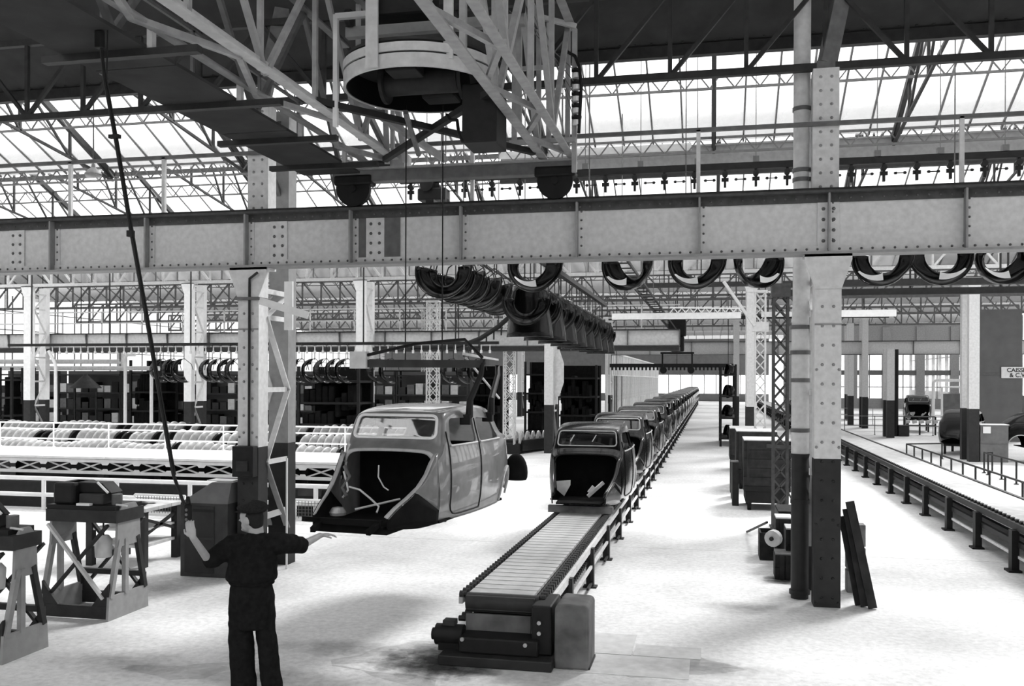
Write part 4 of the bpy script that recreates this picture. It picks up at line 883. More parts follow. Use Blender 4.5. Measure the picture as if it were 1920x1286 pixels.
# overalls: blouse, trousers
jk = MB()
loft(jk, [(pp(472, 1096), .185, .13), (pp(472, 1088), .20, .145), (pp(473, 1070), .215, .16), (pp(474, 1045), .205, .155), (pp(476, 1022), .20, .145), (pp(478, 1012), .165, .12), (pp(480, 1004), .095, .09), (pp(481, 998), .075, .08)])
capsule(jk, [SL + RT * .05, SL, SL.lerp(EL, .5), EL + (SL - EL).normalized() * .02], [.10, .098, .088, .078]); capsule(jk, [SR - RT * .05, SR, SR.lerp(ER, .6), ER - (ER - SR).normalized() * .02], [.10, .095, .088, .08])
loft(jk, [(pp(472, 1090), .19, .135), (pp(472, 1084), .225, .17), (pp(473, 1072), .22, .165)])
remesh(jk, 'work_blouse', 'cloth', man, .011, 5, .028)
tz = MB()
loft(tz, [(pp(473, 1176), .19, .13), (pp(473, 1155), .205, .14), (pp(472, 1120), .198, .14), (pp(472, 1096), .178, .128), (pp(472, 1084), .172, .124)])
for xs, rs in (((451, 452, 455, 458), (.104, .106, .105, .112)), ((497, 501, 506, 511), (.086, .088, .088, .092))):
    cs = [pp(xs[0], 1165), pp(xs[1], 1205), pp(xs[2], 1250), V(pp(xs[3], 1298).x, pp(xs[3], 1298).y, .06)]
    loft(tz, [(c, r, r * 1.02) for c, r in zip(cs, rs)])
remesh(tz, 'trousers', 'cloth', man, .011, 5, .022)
MB().tube([pp(472, 1091) + RT * (.187 * math.cos(2 * math.pi * k / 28)) + FW * (.137 * math.sin(2 * math.pi * k / 28)) for k in range(29)], .012, 6).build('belt', 'cloth', man)
for px in (456, 509):
    b0 = pp(px, 1298); b0.z = .045; sh = MB(); capsule(sh, [b0 - FW * .07, b0 + FW * .06, b0 + FW * .17], [.045, .046, .038]); sh.box(b0.x - .05, b0.x + .05, b0.y - .1, b0.y + .2, .0, .02); remesh(sh, 'boot', 'rubber', man, .012, 3)
hr_ = MB(); ell(hr_, HC - FA * .022 + V(0, 0, .008), .088, .083, .10, FA); ell(hr_, HC - FA * .055 - V(0, 0, .04), .05, .066, .052, FA)
remesh(hr_, 'hair', 'hair', man, .007, 3)
for s in (-1, 1): ell(MB(), (0, 0, 0), .01, .01, .01); e_ = MB(); ell(e_, HC + FA * .079 + SA * s * .032 + V(0, 0, .006), .011, .012, .011, FA, 8); e_.build('eye', 'white', man, True)
cp = MB(); top_c = HC + V(0, 0, .055)
loft_r = []
for z, r in ((.005, .098), (.03, .118), (.055, .122), (.078, .10), (.092, .05), (.096, .004)): loft_r.append([top_c + FA * (r * 1.16 * math.cos(a) - .012 + .015 * (z / .1)) + SA * (r * .98 * math.sin(a)) + V(0, 0, z - .022 * math.cos(a) * (z / .1) - .004) for a in [2 * math.pi * k / 28 for k in range(28)]])
cp.grid(loft_r, True); cp.add(loft_r[0], [tuple(range(28))])
remesh(cp, 'flat_cap', 'cap', man, .006, 4, .012)
vz = MB(); vr = [[top_c + FA * (.085 + u * .075 * math.cos(a)) + SA * (.085 * math.sin(a)) + V(0, 0, .012 - .028 * u * math.cos(a) + .012 * math.cos(a)) for a in [lerp(-1.35, 1.35, k / 10) for k in range(11)]] for u in (0, .35, .7, 1)]
ob = vz.grid(vr).build('cap_peak', 'cap', man, True, solid=.008)

# ------------------------------------------------------------------ downpipe, boards and boxes at the foot of the column
dp = T('downpipe', 'thick grey rainwater downpipe with collars beside the riveted column', 'pipe', None, (1.13, 12.35, 0))
PX_, PY_ = 1.09, 12.30
MB().cyl((PX_, PY_, 1.8), (PX_, PY_, 3.45), .108, 18).build('pipe_length', 'paint', dp, True); MB().cyl((PX_, PY_, 0), (PX_, PY_, 1.8), .108, 18).build('painted_length', 'base', dp, True)
MB().tube([(PX_, PY_, 3.40), (PX_, PY_, 3.5), (PX_ + .01, PY_ + .07, 3.64), (PX_ + .02, PY_ + .12, 3.75), (PX_ + .02, PY_ + .12, 4.2), (PX_ + .02, PY_ + .1, 7.82)], .106, 18).build('upper_length', 'paint', dp, True)
for z, r in ((1.8, .122), (2.12, .118), (2.75, .118), (3.1, .125), (3.42, .125), (5.3, .118), (5.42, .118), (6.2, .118), (1.22, .118), (.08, .13)): MB().cyl((PX_ + (.02 if z > 3.6 else 0), PY_ + (.11 if z > 3.6 else 0), z - .025), (PX_ + (.02 if z > 3.6 else 0), PY_ + (.11 if z > 3.6 else 0), z + .025), r, 18).build('collar', 'base' if z <= 1.8 else 'mid', dp, True)
for k, (xa, xb, y_, w_, m) in enumerate(((1.66, 1.90, 11.90, .10, 'woodd'), (1.63, 1.82, 11.97, .09, 'woodd'), (1.61, 1.78, 12.05, .12, 'woodd'))):
    o = MB().bar((xb, y_, .01), (xa - .02, y_ + .05, 1.28 - .1 * k), w_, .05, (0, 1, 0)).build('leaning_board', m); tag(o, ['outermost dark board leaning on the riveted column', 'middle dark board leaning on the riveted column', 'innermost dark board leaning on the riveted column'][k], 'board', 'boards leaning on the column')
for k in range(3):
    o = MB().box(1.72, 1.95, 12.75, 12.95, .30 * k, .30 * k + .28).build('wooden_box', 'wood', None, bevel=.008); tag(o, 'small wooden box behind the leaning boards, %s of its stack' % ('bottom', 'middle', 'top')[k], 'box', 'boxes behind the leaning boards')
def crate(p, sx, sy, sz, label, m='woodd', lid='woodl', grp=None, nb=5, open_top=False, trolley=False):
    x, y, z = p; t = T('wooden_crate', label, 'crate', grp, p); h = sz / nb
    for k in range(nb):
        z0 = z + k * h + .004; z1 = z + (k + 1) * h - .004
        MB().box(x, x + sx, y, y + .025, z0, z1).build('plank', m, t); MB().box(x, x + .025, y + .027, y + sy - .027, z0, z1).build('plank', m, t)
        MB().box(x + sx - .025, x + sx, y + .027, y + sy - .027, z0, z1).build('plank', m, t); MB().box(x, x + sx, y + sy - .025, y + sy, z0, z1).build('plank', m, t)
    for xx in (x + .06, x + sx - .12): MB().box(xx, xx + .06, y - .02, y, z + .01, z + sz - .01).build('batten', m, t)
    if not open_top:
        for k in range(4): MB().box(x + .005, x + sx - .005, y + sy * k / 4 + .004, y + sy * (k + 1) / 4 - .004, z + sz, z + sz + .02).build('lid_board', lid, t)
    return t
def trolley(p, sx, sy, z, label, wheel=.14):
    x, y = p; t = T('wheeled_trolley', label, 'trolley', 'crate trolleys along the aisle', (x, y, 0)); MB().box(x, x + sx, y, y + sy, z - .12, z).build('platform', 'black', t, bevel=.01)
    for sx_ in (.12, sx - .12):
        for sy_ in (.15, sy - .15): MB().cyl((x + sx_ - .04, y + sy_, wheel), (x + sx_ + .04, y + sy_, wheel), wheel, 16).build('wheel', 'rubber', t, True); MB().box(x + sx_ - .05, x + sx_ + .05, y + sy_ - .05, y + sy_ + .05, wheel, z - .1).build('fork', 'black', t)
    MB().box(x + .04, x + sx - .04, y + .02, y + sy - .02, .16, z - .12).build('skirt', 'black', t)
    MB().tube([(x + sx * .8, y - .0, z - .06), (x + sx * .9, y - .35, z - .05), (x + sx, y - .75, z - .25), (x + sx, y - .95, z - .3)], .02).build('drawbar', 'black', t); return t
trolley((.66, 20.3), .96, 1.3, .52, 'black four-wheeled trolley under the dark plank crate with a pale lid'); crate((.66, 20.3, .52), .96, 1.25, .95, 'dark plank crate with a pale lid on a wheeled trolley')
trolley((.60, 24.2), 1.0, 1.4, .5, 'black trolley under the second plank crate beyond the first'); crate((.60, 24.2, .5), 1.0, 1.4, .95, 'second dark plank crate, between the first crate and the lattice mast')
trolley((.52, 28.6), 1.0, 1.4, .5, 'black trolley under the third plank crate'); crate((.52, 28.6, .5), 1.0, 1.4, .8, 'third dark plank crate, before the column')
for k in range(3):
    o = MB().box(.44, .58, 21.0 + 1.2 * k, 21.6 + 1.2 * k, .0, .95 - .1 * k).build('upright_panel', 'base'); o.name = 'upright_board'; tag(o, 'dark upright board beside the plank crates, %s from the first crate' % ORD[k], 'board', 'upright boards by the crates')
crate((.72, 14.75, 0), .34, .5, .42, 'small open wooden box on the floor near the downpipe', 'woodd', open_top=True, nb=3); crate((.86, 13.35, 0), .26, .4, .34, 'low dark box against the downpipe with a pale end', 'woodd', 'wood', nb=2)
crate((.92, 14.2, 0), .24, .4, .72, 'narrow upright box with pale top behind the downpipe', 'woodd', 'white', nb=3); crate((1.02, 13.6, 0), .22, .4, .66, 'narrow upright crate touching the downpipe', 'black', 'pale', nb=3)
crate((1.05, 15.6, 0), .5, .9, .62, 'dark box between the downpipe and the lattice mast', 'black', 'woodd', nb=3)
o = MB().bar((.62, 17.3, .02), (.86, 15.3, .5), .03, .03).build('tow_bar', 'black'); tag(o, 'thin black bar propped between the open box and the crate trolley', 'bar')
ds = T('disc_casting', 'pale round casting propped against the low dark box', 'casting', None, (.93, 14.05, .4)); MB().cyl((.86, 14.02, .45), (.90, 14.1, .46), .12, 18).build('disc', 'pale', ds, True); MB().cyl((.84, 14.0, .45), (.92, 14.14, .46), .03, 10).build('hub', 'dark', ds); MB().cyl((.92, 14.1, .0), (.92, 14.1, .4), .02, 6).build('prop', 'dark', ds)

# ------------------------------------------------------------------ lattice masts
def mast(X, Y, z0, z1, w_, label, m, pitch=None, c=.035):
    t = T('lattice_mast', label, 'mast', None, (X, Y, z0)); h = w_ / 2; pitch = pitch or w_
    for sx in (-1, 1):
        for sy in (-1, 1): MB().bar((X + sx * h, Y + sy * h, z0), (X + sx * h, Y + sy * h, z1), c).build('leg', m, t)
    n = max(2, int((z1 - z0) / pitch)); d = (z1 - z0) / n
    for i in range(n):
        a, b = z0 + i * d, z0 + (i + 1) * d
        q = MB()
        for sy in (-1, 1): q.bar((X - h, Y + sy * h, a), (X + h, Y + sy * h, b), c * .6); q.bar((X + h, Y + sy * h, a), (X - h, Y + sy * h, b), c * .6)
        for sx in (-1, 1): q.bar((X + sx * h, Y - h, a if i % 2 else b), (X + sx * h, Y + h, b if i % 2 else a), c * .6)
        q.build('lacing', m, t)
    MB().box(X - h - .05, X + h + .05, Y - h - .05, Y + h + .05, z1, z1 + .05).build('head_plate', m, t); MB().box(X - h - .06, X + h + .06, Y - h - .06, Y + h + .06, z0, z0 + .02).build('foot_plate', m, t); return t
mB = mast(1.25, 18.17, 0, 4.5, .25, 'dark grey lattice mast beside the plank crates', 'rust', .30, .045); mA = mast(1.26, 24.9 + .98, 0, 5.1, .26, 'pale lattice mast with a bracket and raking strut', 'paint', .30)
MB().box(1.05, 1.47, 25.7, 26.05, 4.05, 4.3).build('bracket', 'paint', mA); MB().bar((1.1, 25.7, 4.2), at(1357, 528, Y=25.5), .07).build('raking_strut', 'paint', mA)
MB().box(1.08, 1.42, 18.0, 18.34, 4.3, 4.5).build('head_box', 'rust', mB); MB().bar((1.0, 18.05, 1.52), (1.5, 18.05, 1.5), .06).build('crossbar', 'rust', mB)
mD = mast(-7.98, 36.74, 0, 6.7, .40, 'white lattice mast rising behind the suspended car to the fenders', 'white', .45, .05)
pc_ = at(812, 700, D=39.5); mC = mast(pc_.x, pc_.y, 0, 6.0, .44, 'white lattice mast half hidden by the suspended car roof', 'white', .5, .05); mE = mast(at(800, 700, D=47).x, at(800, 700, D=47).y, 0, 6.3, .4, 'grey lattice mast just behind the white one', 'pale', .5, .05)

# ------------------------------------------------------------------ floor conveyor and pit barrier along the far side
fc = T('floor_conveyor', 'long dark floor conveyor with a beaded chain along the aisle', 'conveyor', None, (4.5, 8, 0)); o_ = fc.location
MB().box(4.28, 4.36, 8, 95, .60, .70).build('side_rail', 'black', fc); MB().box(4.30, 4.36, 8, 95, .36, .44).build('mid_rail', 'black', fc); MB().box(4.30, 4.34, 8, 95, .20, .24).build('pale_angle', 'pale', fc)
MB().box(4.36, 5.35, 8, 95, .55, .66).build('bed', 'slat', fc); MB().box(5.35, 5.42, 8, 95, .0, .68).build('back_rail', 'black', fc)
cl = MB().cyl((0, 0, 0), (.05, 0, 0), .032, 8).box(.04, .06, -.06, .06, -.02, .02).mesh('chain_link', 'black'); bd = MB().box(0, .03, -.022, .022, 0, .03).mesh('bead', 'white')
for i in range(145): link('chain_link', cl, fc, V(4.32, 12 + .2 * i, .715) - o_); link('bead', bd, fc, V(4.345, 12.1 + .2 * i, .715) - o_)
q = MB()
for i in range(260): q.cyl((4.32, 41.2 + .2 * i, .715), (4.37, 41.2 + .2 * i, .715), .032, 6)
q.build('far_chain', 'black', fc, stuff=True)
lm = MB().box(-.05, .05, -.08, .08, 0, .6).box(-.1, .08, -.12, .12, 0, .03).mesh('leg', 'black')
for i in range(45): link('leg', lm, fc, V(4.27, 9 + 1.9 * i, 0) - o_)
def railing(pts, label, h, m, spacing=1.0, group=None, z0=0, rails=(1.0,), r=.02):
    t = T('pipe_railing', label, 'railing', group, pts[0]); pts = [V(p) for p in pts]
    for f in rails: MB().tube([p + V(0, 0, z0 + h * f) for p in pts], r, 8).build('rail', m, t, True)
    for a, b in zip(pts, pts[1:]):
        n = max(1, round((b - a).length / spacing))
        for i in range(n + (1 if b is pts[-1] else 0)):
            p = a.lerp(b, i / n) + V(0, 0, z0); MB().cyl(p, p + V(0, 0, h), r, 8).cyl(p, p + V(0, 0, .02), r * 2.4, 8).build('post', m, t, True)
    return t
railing([(6.62, 16, 0), (6.62, 34.6, 0), (7.9, 35.2, 0)], 'low pipe barrier next to the floor conveyor', .55, 'dark', 1.2, None, 0, (1.0,), .026); railing([(8.0, 17, 0), (7.9, 29.6, 0), (7.95, 30.2, 0), (8.2, 30.3, 0)], 'low pipe barrier in front of the locker', .62, 'dark', 1.3, None, 0, (1.0,), .026)
railing([(6.6, 50, 0), (9.5, 50, 0), (16, 50, 0)], 'pipe railing in front of the car body facing the aisle', .95, 'mid', 1.3, None, 0, (1.0, .5)); railing([(5.8, 62, 0), (18, 62, 0)], 'distant pipe railing below the bright windows', 1.0, 'paint2', 1.4, None, 0, (1.0, .6, .3))
lk = T('steel_locker', 'grey steel locker with a white notice beside the column', 'locker', None, (9.2, 32, 0)); p = at(1838, 866, Z=0); q_ = at(1887, 866, Z=0); zt2 = at(1860, 797, Y=p.y).z
MB().box(p.x, q_.x, p.y, p.y + .55, 0, zt2).build('body', 'locker', lk, bevel=.01); MB().box(p.x + .02, q_.x - .02, p.y - .015, p.y, .62, .64).build('door_gap', 'mid', lk); MB().box(p.x + .08, p.x + .32, p.y - .02, p.y - .012, zt2 - .28, zt2 - .05).build('notice', 'paper', lk); MB().box(p.x - .02, q_.x + .02, p.y - .02, p.y + .57, zt2, zt2 + .025).build('top', 'white', lk)
# grey booth with the sign
bx0, bx1 = at(1838, 700, Y=46).x, at(1921, 700, Y=46).x
bo = T('wall_booth', 'tall grey panelled booth carrying a white sign', 'booth', None, (bx0, 46, 0)); MB().box(bx0, bx1 - .1, 46, 48, 0, 3.05).build('lower_panel', 'wall', bo); MB().box(bx0, bx1 - .1, 46, 48, 3.08, 6.0).build('upper_panel', 'wall', bo); MB().box(bx0, bx1 - .1, 45.97, 46, 3.03, 3.1).build('joint_strip', 'mid', bo)
bo.name = 'panelled_booth'
s0, s1 = at(1878, 709, Y=45.9), at(1940, 688, Y=45.9)
sg = T('hanging_sign', 'white sign with black capitals on the grey booth', 'sign', None, (s0.x, 45.9, s0.z)); MB().box(s0.x, s1.x, 45.92, 45.96, s0.z, s1.z).build('sign_board', 'white', sg)
def text(body_, size, pos, parent, m='ink', bold=.004):
    c = bpy.data.curves.new('lettering', 'FONT'); c.body = body_; c.size = size; c.extrude = .004; c.offset = bold; c.align_x = 'CENTER'; c.materials.append(M[m]); o0 = bpy.data.objects.new('tmp', c); COL.objects.link(o0); me = evaluated(o0); drop(o0); o = link('lettering', me, parent)
    o.location = V(pos) - parent.location; o.rotation_euler = (rad(90), 0, 0); return o
cxs = (s0.x + s1.x) / 2; hz = s1.z - s0.z
text('CAISSES', hz * .52, (cxs, 45.915, s0.z + hz * .55), sg); text('& C.V.', hz * .52, (cxs, 45.915, s0.z + hz * .10), sg)
# white gantry frame and other things before the windows
gf = T('pipe_gantry', 'white pipe gantry frame with curtain in front of the windows', 'frame', None, at(1752, 765, Y=60)); a = at(1750, 713, Y=60); b = at(1812, 713, Y=60)
MB().tube([(a.x, 60, 0), (a.x, 60, a.z - .15), (a.x + .15, 60, a.z), (b.x, 60, a.z)], .09, 10).build('pipe', 'white', gf, True); MB().tube([(a.x + .55, 60.3, 0), (a.x + .55, 60.3, a.z - .4), (b.x, 60.3, a.z - .4)], .07, 8).build('inner_pipe', 'white', gf, True); MB().box(a.x + .6, b.x, 60.5, 60.53, .3, a.z - .8).build('curtain', 'locker', gf); MB().cyl((b.x, 60, 0), (b.x, 60, a.z), .08, 8).build('end_post', 'white', gf)
mch = T('machine_cabinet', 'dark machine at the foot of the column by the railing', 'machine', None, at(1690, 818, Z=0)); p = at(1685, 818, Z=0); MB().box(p.x, p.x + .5, p.y, p.y + .5, 0, .55).build('housing', 'dark', mch, bevel=.03); MB().cyl((p.x - .1, p.y + .2, 0), (p.x - .1, p.y + .2, 4.3), .12, 10).build('stand_pipe', 'black', mch, True)
ln = T('roller_stand', 'low stand with pale rollers under the car body facing the aisle', 'stand', None, at(1725, 815, Z=0)); p = at(1695, 815, Z=0); q_ = at(1750, 815, Z=0)
for zz in (.45, .9): MB().box(p.x, q_.x, p.y - .05, p.y, zz, zz + .06).build('rail', 'dark', ln)
for i in range(5): MB().cyl((lerp(p.x, q_.x, i / 4.5) + .05, p.y - .1, .65), (lerp(p.x, q_.x, i / 4.5) + .25, p.y - .1, .7), .09, 10).build('roller', 'pale', ln, True)
for i in range(3): MB().box(lerp(p.x, q_.x, i / 2) - .04, lerp(p.x, q_.x, i / 2) + .04, p.y - .05, p.y, 0, .95).build('post', 'dark', ln)
# dark stacked fenders at the side of the aisle, with the pile of pressings
for k in range(7):
    t = T('stacked_fender', 'black fender heaped on the tall stand at the aisle edge', 'fender', 'fenders heaped at the aisle edge', (.63, 40.05 + .95 * (k // 2), (.36, 1.21, 2.11, 3.01)[k % 2 * 2 + (k // 2) % 2])); t.rotation_euler = (rad(180), 0, rad(90 + 8 * k)); link('skin', FM, t, None, None, (.62, .8, 1))
st = T('tall_stand', 'tall dark stand at the aisle edge heaped with fenders', 'stand', None, (.6, 40, 0))
for x, y in ((.35, 39.6), (.95, 39.6), (.35, 43.3), (.95, 43.3)): MB().bar((x, y, 0), (x, y, 3.4), .09).build('upright', 'black', st)
for z in (.35, 1.2, 2.1, 3.0): MB().box(.3, 1.0, 39.55, 43.35, z - .06, z).build('shelf', 'black', st)

# ------------------------------------------------------------------ overhead lines
oc = T('chain_conveyor', 'dark overhead chain conveyor with small hooks above the girder', 'conveyor', None, (2, 16, 6.2)); o_ = oc.location
za, zb_ = at(1097, 327, Y=16).z, at(1900, 288, Y=16).z; zc_ = (za + zb_) / 2
MB().box(-5.5, 9, 15.95, 16.05, zc_ - .05, zc_ + .06).build('track', 'black', oc)
tk = MB().box(-.02, .02, -.03, .03, -.30, 0).box(-.06, .06, -.02, .02, -.20, -.14).cyl((0, -.05, -.08), (0, .05, -.08), .05, 8).mesh('hook', 'black'); ch = MB().box(-.09, -.05, -.015, .015, -.19, -.15).box(.05, .09, -.015, .015, -.19, -.15).bar((-.1, 0, -.17), (.1, 0, -.17), .015).mesh('chain_link', 'black')
for i in range(29): link('hook', tk, oc, V(-5.3 + .5 * i, 16, zc_ - .04) - o_); link('chain_link', ch, oc, V(-5.05 + .5 * i, 16, zc_ - .04) - o_)
for i in range(15): MB().bar((-5 + .95 * i, 16, zc_ + .05), (-5 + .95 * i, 16, zc_ + .16), .1).bar((-5 + .95 * i, 16, zc_ + .1), (-5 + .95 * i, 16, 11.42), .012).build('drop_rod', 'mid', oc)
mt = T('chain_drive', 'small black drive unit under the overhead chain conveyor', 'machine', None, at(815, 365, Y=16)); p = at(815, 365, Y=16); MB().box(p.x - .28, p.x + .25, 15.85, 16.15, p.z - .12, p.z + .1).build('gearbox', 'black', mt, bevel=.03); MB().cyl((p.x - .1, 15.8, p.z + .15), (p.x - .1, 16.2, p.z + .15), .12, 12).build('sprocket', 'black', mt, True); MB().bar((p.x, 16, p.z + .1), (p.x, 16, zc_), .06).build('hanger', 'black', mt)
lt = T('ladder_track', 'dark ladder-like hoist track running along above the car row', 'track', None, (-1.95, 14.6, 5.3)); o_ = lt.location
for x in (-2.12, -1.78): MB().box(x - .02, x + .02, 14.6, 50, 5.27, 5.33).build('side_rail', 'black', lt)
rg_ = MB().bar((-.17, 0, 0), (.17, 0, 0), .03).mesh('rung', 'black')
for i in range(36): link('rung', rg_, lt, V(-1.95, 14.8 + .95 * i, 5.3) - o_)
for i in range(7): MB().bar((-1.95, 15 + 5.6 * i, 5.3), (-1.95, 15 + 5.6 * i, 8.6), .02).build('drop_rod', 'mid', lt)
hb = T('hoist_block', 'black hoist block hanging from the ladder track over the car row', 'hoist', None, at(1270, 610, D=48)); p = at(1270, 612, D=48)
MB().box(p.x - .45, p.x + .45, p.y - .5, p.y + .5, p.z - .5, p.z + .35).build('motor_case', 'black', hb, bevel=.08); MB().box(p.x - .35, p.x + .35, p.y - .4, p.y + .4, p.z - 1.3, p.z - .5).build('lower_case', 'black', hb, bevel=.08)
MB().box(p.x - .85, p.x + .85, p.y - .08, p.y + .08, p.z - 1.42, p.z - 1.32).build('cross_frame', 'black', hb)
for s in (-1, 1): MB().bar((p.x + s * .75, p.y, p.z - 1.35), (p.x + s * .75, p.y, p.z - 2.2), .08).build('frame_leg', 'black', hb); MB().cyl((p.x + s * .7, p.y - .1, p.z - 2.25), (p.x + s * .7, p.y + .1, p.z - 2.25), .18, 12).build('wheel', 'black', hb, True)
MB().bar((p.x, p.y, p.z + .3), (-1.95, p.y, 5.3), .1).build('suspension', 'black', hb)
oc2 = T('chain_conveyor', 'thin dark toothed conveyor crossing the aisle under the far girder', 'conveyor', None, (-3, 55, 3.6)); z_ = at(1250, 685, Y=55).z; MB().box(-5.9, 1.2, 54.9, 55.1, z_ - .12, z_ + .1).build('track', 'black', oc2)
for i in range(32): MB().box(-5.8 + .22 * i, -5.7 + .22 * i, 54.92, 55.08, z_ - .28, z_ - .12).build('tooth', 'black', oc2)
for x in (-5.5, -2, .9): MB().bar((x, 55, z_), (x, 55, 8.45), .03).build('drop_rod', 'black', oc2)
# pendant lamps
for px, py, Y, lb in ((175, 325, 19.6, 'glass pendant lamp hanging before the glazed slope'), (552, 322, 19.6, 'pendant lamp half hidden by the crane walkway')):
    p = at(px, py, Y=Y); t = T('pendant_lamp', lb, 'lamp', 'pendant lamps', p); MB().cyl((p.x, p.y, p.z + .1), (p.x, p.y, 9.88), .015, 6).build('stem', 'dark', t); MB().lathe((p.x, p.y, p.z), [(.04, .22), (.05, .14), (.10, .10), (.19, .0), (.2, -.02)], 18).build('reflector', 'mid', t, True); MB().lathe((p.x, p.y, p.z - .02), [(.19, 0), (.17, -.07), (.1, -.13), (.01, -.15)], 18).build('bowl', 'wglass', t, True)
# loose hoist rope curve behind the suspended car
t = T('curved_track', 'dark curved conveyor track swinging down behind the white lattice mast', 'track', None, at(850, 650, D=35.7)); MB().tube([at(770, 652, D=35.7), at(860, 650, D=35.7), at(900, 635, D=35.7), at(935, 612, D=35.7), at(960, 590, D=35.7)], .09, 8).build('track', 'black', t, True)
for i in range(6): p = at(870 + 14 * i, 654 - 8 * i, D=35.7); MB().bar(p, p + V(0, 0, -.3), .05).build('hook', 'black', t)
MB().bar(at(860, 650, D=35.7), at(860, 508, D=35.7), .03).bar(at(935, 612, D=35.7), at(935, 505, D=35.7), .03).build('drop_rod', 'black', t)

# ------------------------------------------------------------------ raised walkway, railings and mesh at the side
Yw = 18.0; zd = at(300, 859, Y=Yw).z; zl = at(300, 889, Y=Yw).z; xw0, xw1 = -17.5, -5.2
wk = T('raised_walkway', 'white raised walkway carried by a crossed lattice beam', 'walkway', None, (-10, Yw, 0))
for i in range(8): MB().box(xw0 + i * 1.5375 + .006, xw0 + (i + 1) * 1.5375 - .006, Yw - .05, 20.3, zd - .05, zd).build('deck_plate', 'white', wk)
for z in (zd - .09, zl): MB().box(xw0, xw1, Yw - .03, Yw + .03, z - .035, z + .03).build('chord', 'white', wk)
npan = 16
for i in range(npan):
    a, b = xw0 + (xw1 - xw0) * i / npan, xw0 + (xw1 - xw0) * (i + 1) / npan
    MB().bar((a, Yw, zl), (b, Yw, zd - .09), .03).build('lattice_bar', 'paint', wk); MB().bar((a, Yw + .03, zd - .09), (b, Yw + .03, zl), .03).build('lattice_bar', 'paint', wk)
    MB().prism([(a - .13, zd - .10), (a + .13, zd - .10), (a + .06, zd - .18), (a - .06, zd - .18)], 'xz', Yw - .035, Yw - .02).build('gusset', 'white', wk); MB().prism([(a - .10, zl), (a + .10, zl), (a + .05, zl + .08), (a - .05, zl + .08)], 'xz', Yw - .035, Yw - .02).build('gusset', 'white', wk)
for x in (-17, -13, -9.2, -5.6): MB().box(x - .08, x + .08, Yw - .02, Yw + .14, 0, zl).build('trestle', 'base', wk); MB().box(x - .08, x + .08, 20.1, 20.25, 0, zd - .05).build('trestle', 'base', wk)
MB().box(xw0, xw1, 20.25, 20.3, 0, zd - .06).build('back_skirt', 'black', wk)
railing([(xw0, 20.25, zd), (xw1, 20.25, zd)], 'thin white railing along the back of the raised walkway', .60, 'white', 1.45, None, 0, (1.0, .75, .35), .018)
fe = T('white_fence', 'stout white tube fence in front of the raised walkway', 'fence', None, (-10, 17, 0)); z1_, z2_ = at(400, 906, Y=17).z, at(400, 938, Y=17).z
for z in (z1_, z2_): MB().cyl((-16.5, 17, z), (-4.9, 17, z), .045, 10).build('rail', 'white', fe, True)
for px in (82, 219, 356, 592): x = at(px, 930, Y=17).x; MB().cyl((x, 17, 0), (x, 17, z1_), .045, 10).build('post', 'white', fe, True)
MB().box(-16.5, -5.0, 17.3, 17.34, 0, z1_ - .1).build('dark_sheet', 'black', fe); x = at(578, 925, Y=17.2).x; MB().box(x - .25, x + .25, 17.25, 17.29, .42, .62).build('small_plate', 'cabinet', fe)
def mesh_panel(x0, x1, y, z0, z1, label):
    t = T('wire_mesh_guard', label, 'mesh guard', None, (x0, y, z0)); 
    for a, b in (((x0, y, z0), (x1, y, z0)), ((x0, y, z1), (x1, y, z1)), ((x0, y, z0), (x0, y, z1)), ((x1, y, z0), (x1, y, z1))): MB().bar(a, b, .035).build('frame_bar', 'white', t)
    q = MB(); n = int((x1 - x0) / .06)
    for i in range(1, n): q.bar((x0 + (x1 - x0) * i / n, y, z0), (x0 + (x1 - x0) * i / n, y, z1), .008)
    m_ = int((z1 - z0) / .06)
    for i in range(1, m_): q.bar((x0, y, z0 + (z1 - z0) * i / m_), (x1, y, z0 + (z1 - z0) * i / m_), .008)
    q.build('wire_mesh', 'mid', t, stuff=True)
for a, b, lb in ((552, 600, 'wire mesh guard at the fence by the suspended car nose'), (250, 344, 'wire mesh guard at the fence behind the workbench')):
    p, q_ = at(a, 985, Y=16.8), at(b, 985, Y=16.8); mesh_panel(p.x, q_.x, 16.85, .02, .40, lb)

# nested rows of pressed fenders stored on racks
RN = ('row next to the raised walkway', 'middle one of three rows', 'row next to the bright columns')
rows = [(22.6, -19.6, -6.4, .50), (25.6, -22.6, -7.6, .62), (28.6, -25.4, -9.0, .70)]
for r, (Y, x0, x1, z) in enumerate(rows):
    rk = T('fender_rack', 'low dark rack under the nested fenders, %s' % RN[r], 'rack', 'racks of nested fenders', (x0, Y, 0))
    MB().box(x0 - .3, x1 + .3, Y - .62, Y - .54, z - .08, z).build('bearer', 'black', rk); MB().box(x0 - .3, x1 + .3, Y + .45, Y + .53, z - .08, z).build('bearer', 'black', rk)
    for i in range(9):
        for y in (Y - .58, Y + .49): MB().box(lerp(x0, x1, i / 8) - .05, lerp(x0, x1, i / 8) + .05, y - .04, y + .04, 0, z - .08).build('leg', 'black', rk)
    MB().box(x0 - .3, x1 + .3, Y + .55, Y + .58, 0, z + .1).build('back_sheet', 'black', rk)
    n = 60
    rf = random.Random(r)
    for i in range(n):
        t = link('nested_fender', FB if rf.random() > .22 else FM, None, (lerp(x0, x1, i / (n - 1)), Y - .05, z + .02), (rad(180 + 4 * math.sin(i * .9)), rad(24 + 5 * math.sin(i * .37)), rad(82 + 4 * math.sin(i * 1.3))), (1.0, .20, 1.2 + .12 * math.sin(i * .53)))
        tag(t, 'pressed steel fender standing nested on its rack, %s' % RN[r], 'fender', 'fenders nested in the %s row' % ('front', 'middle', 'rear')[r])
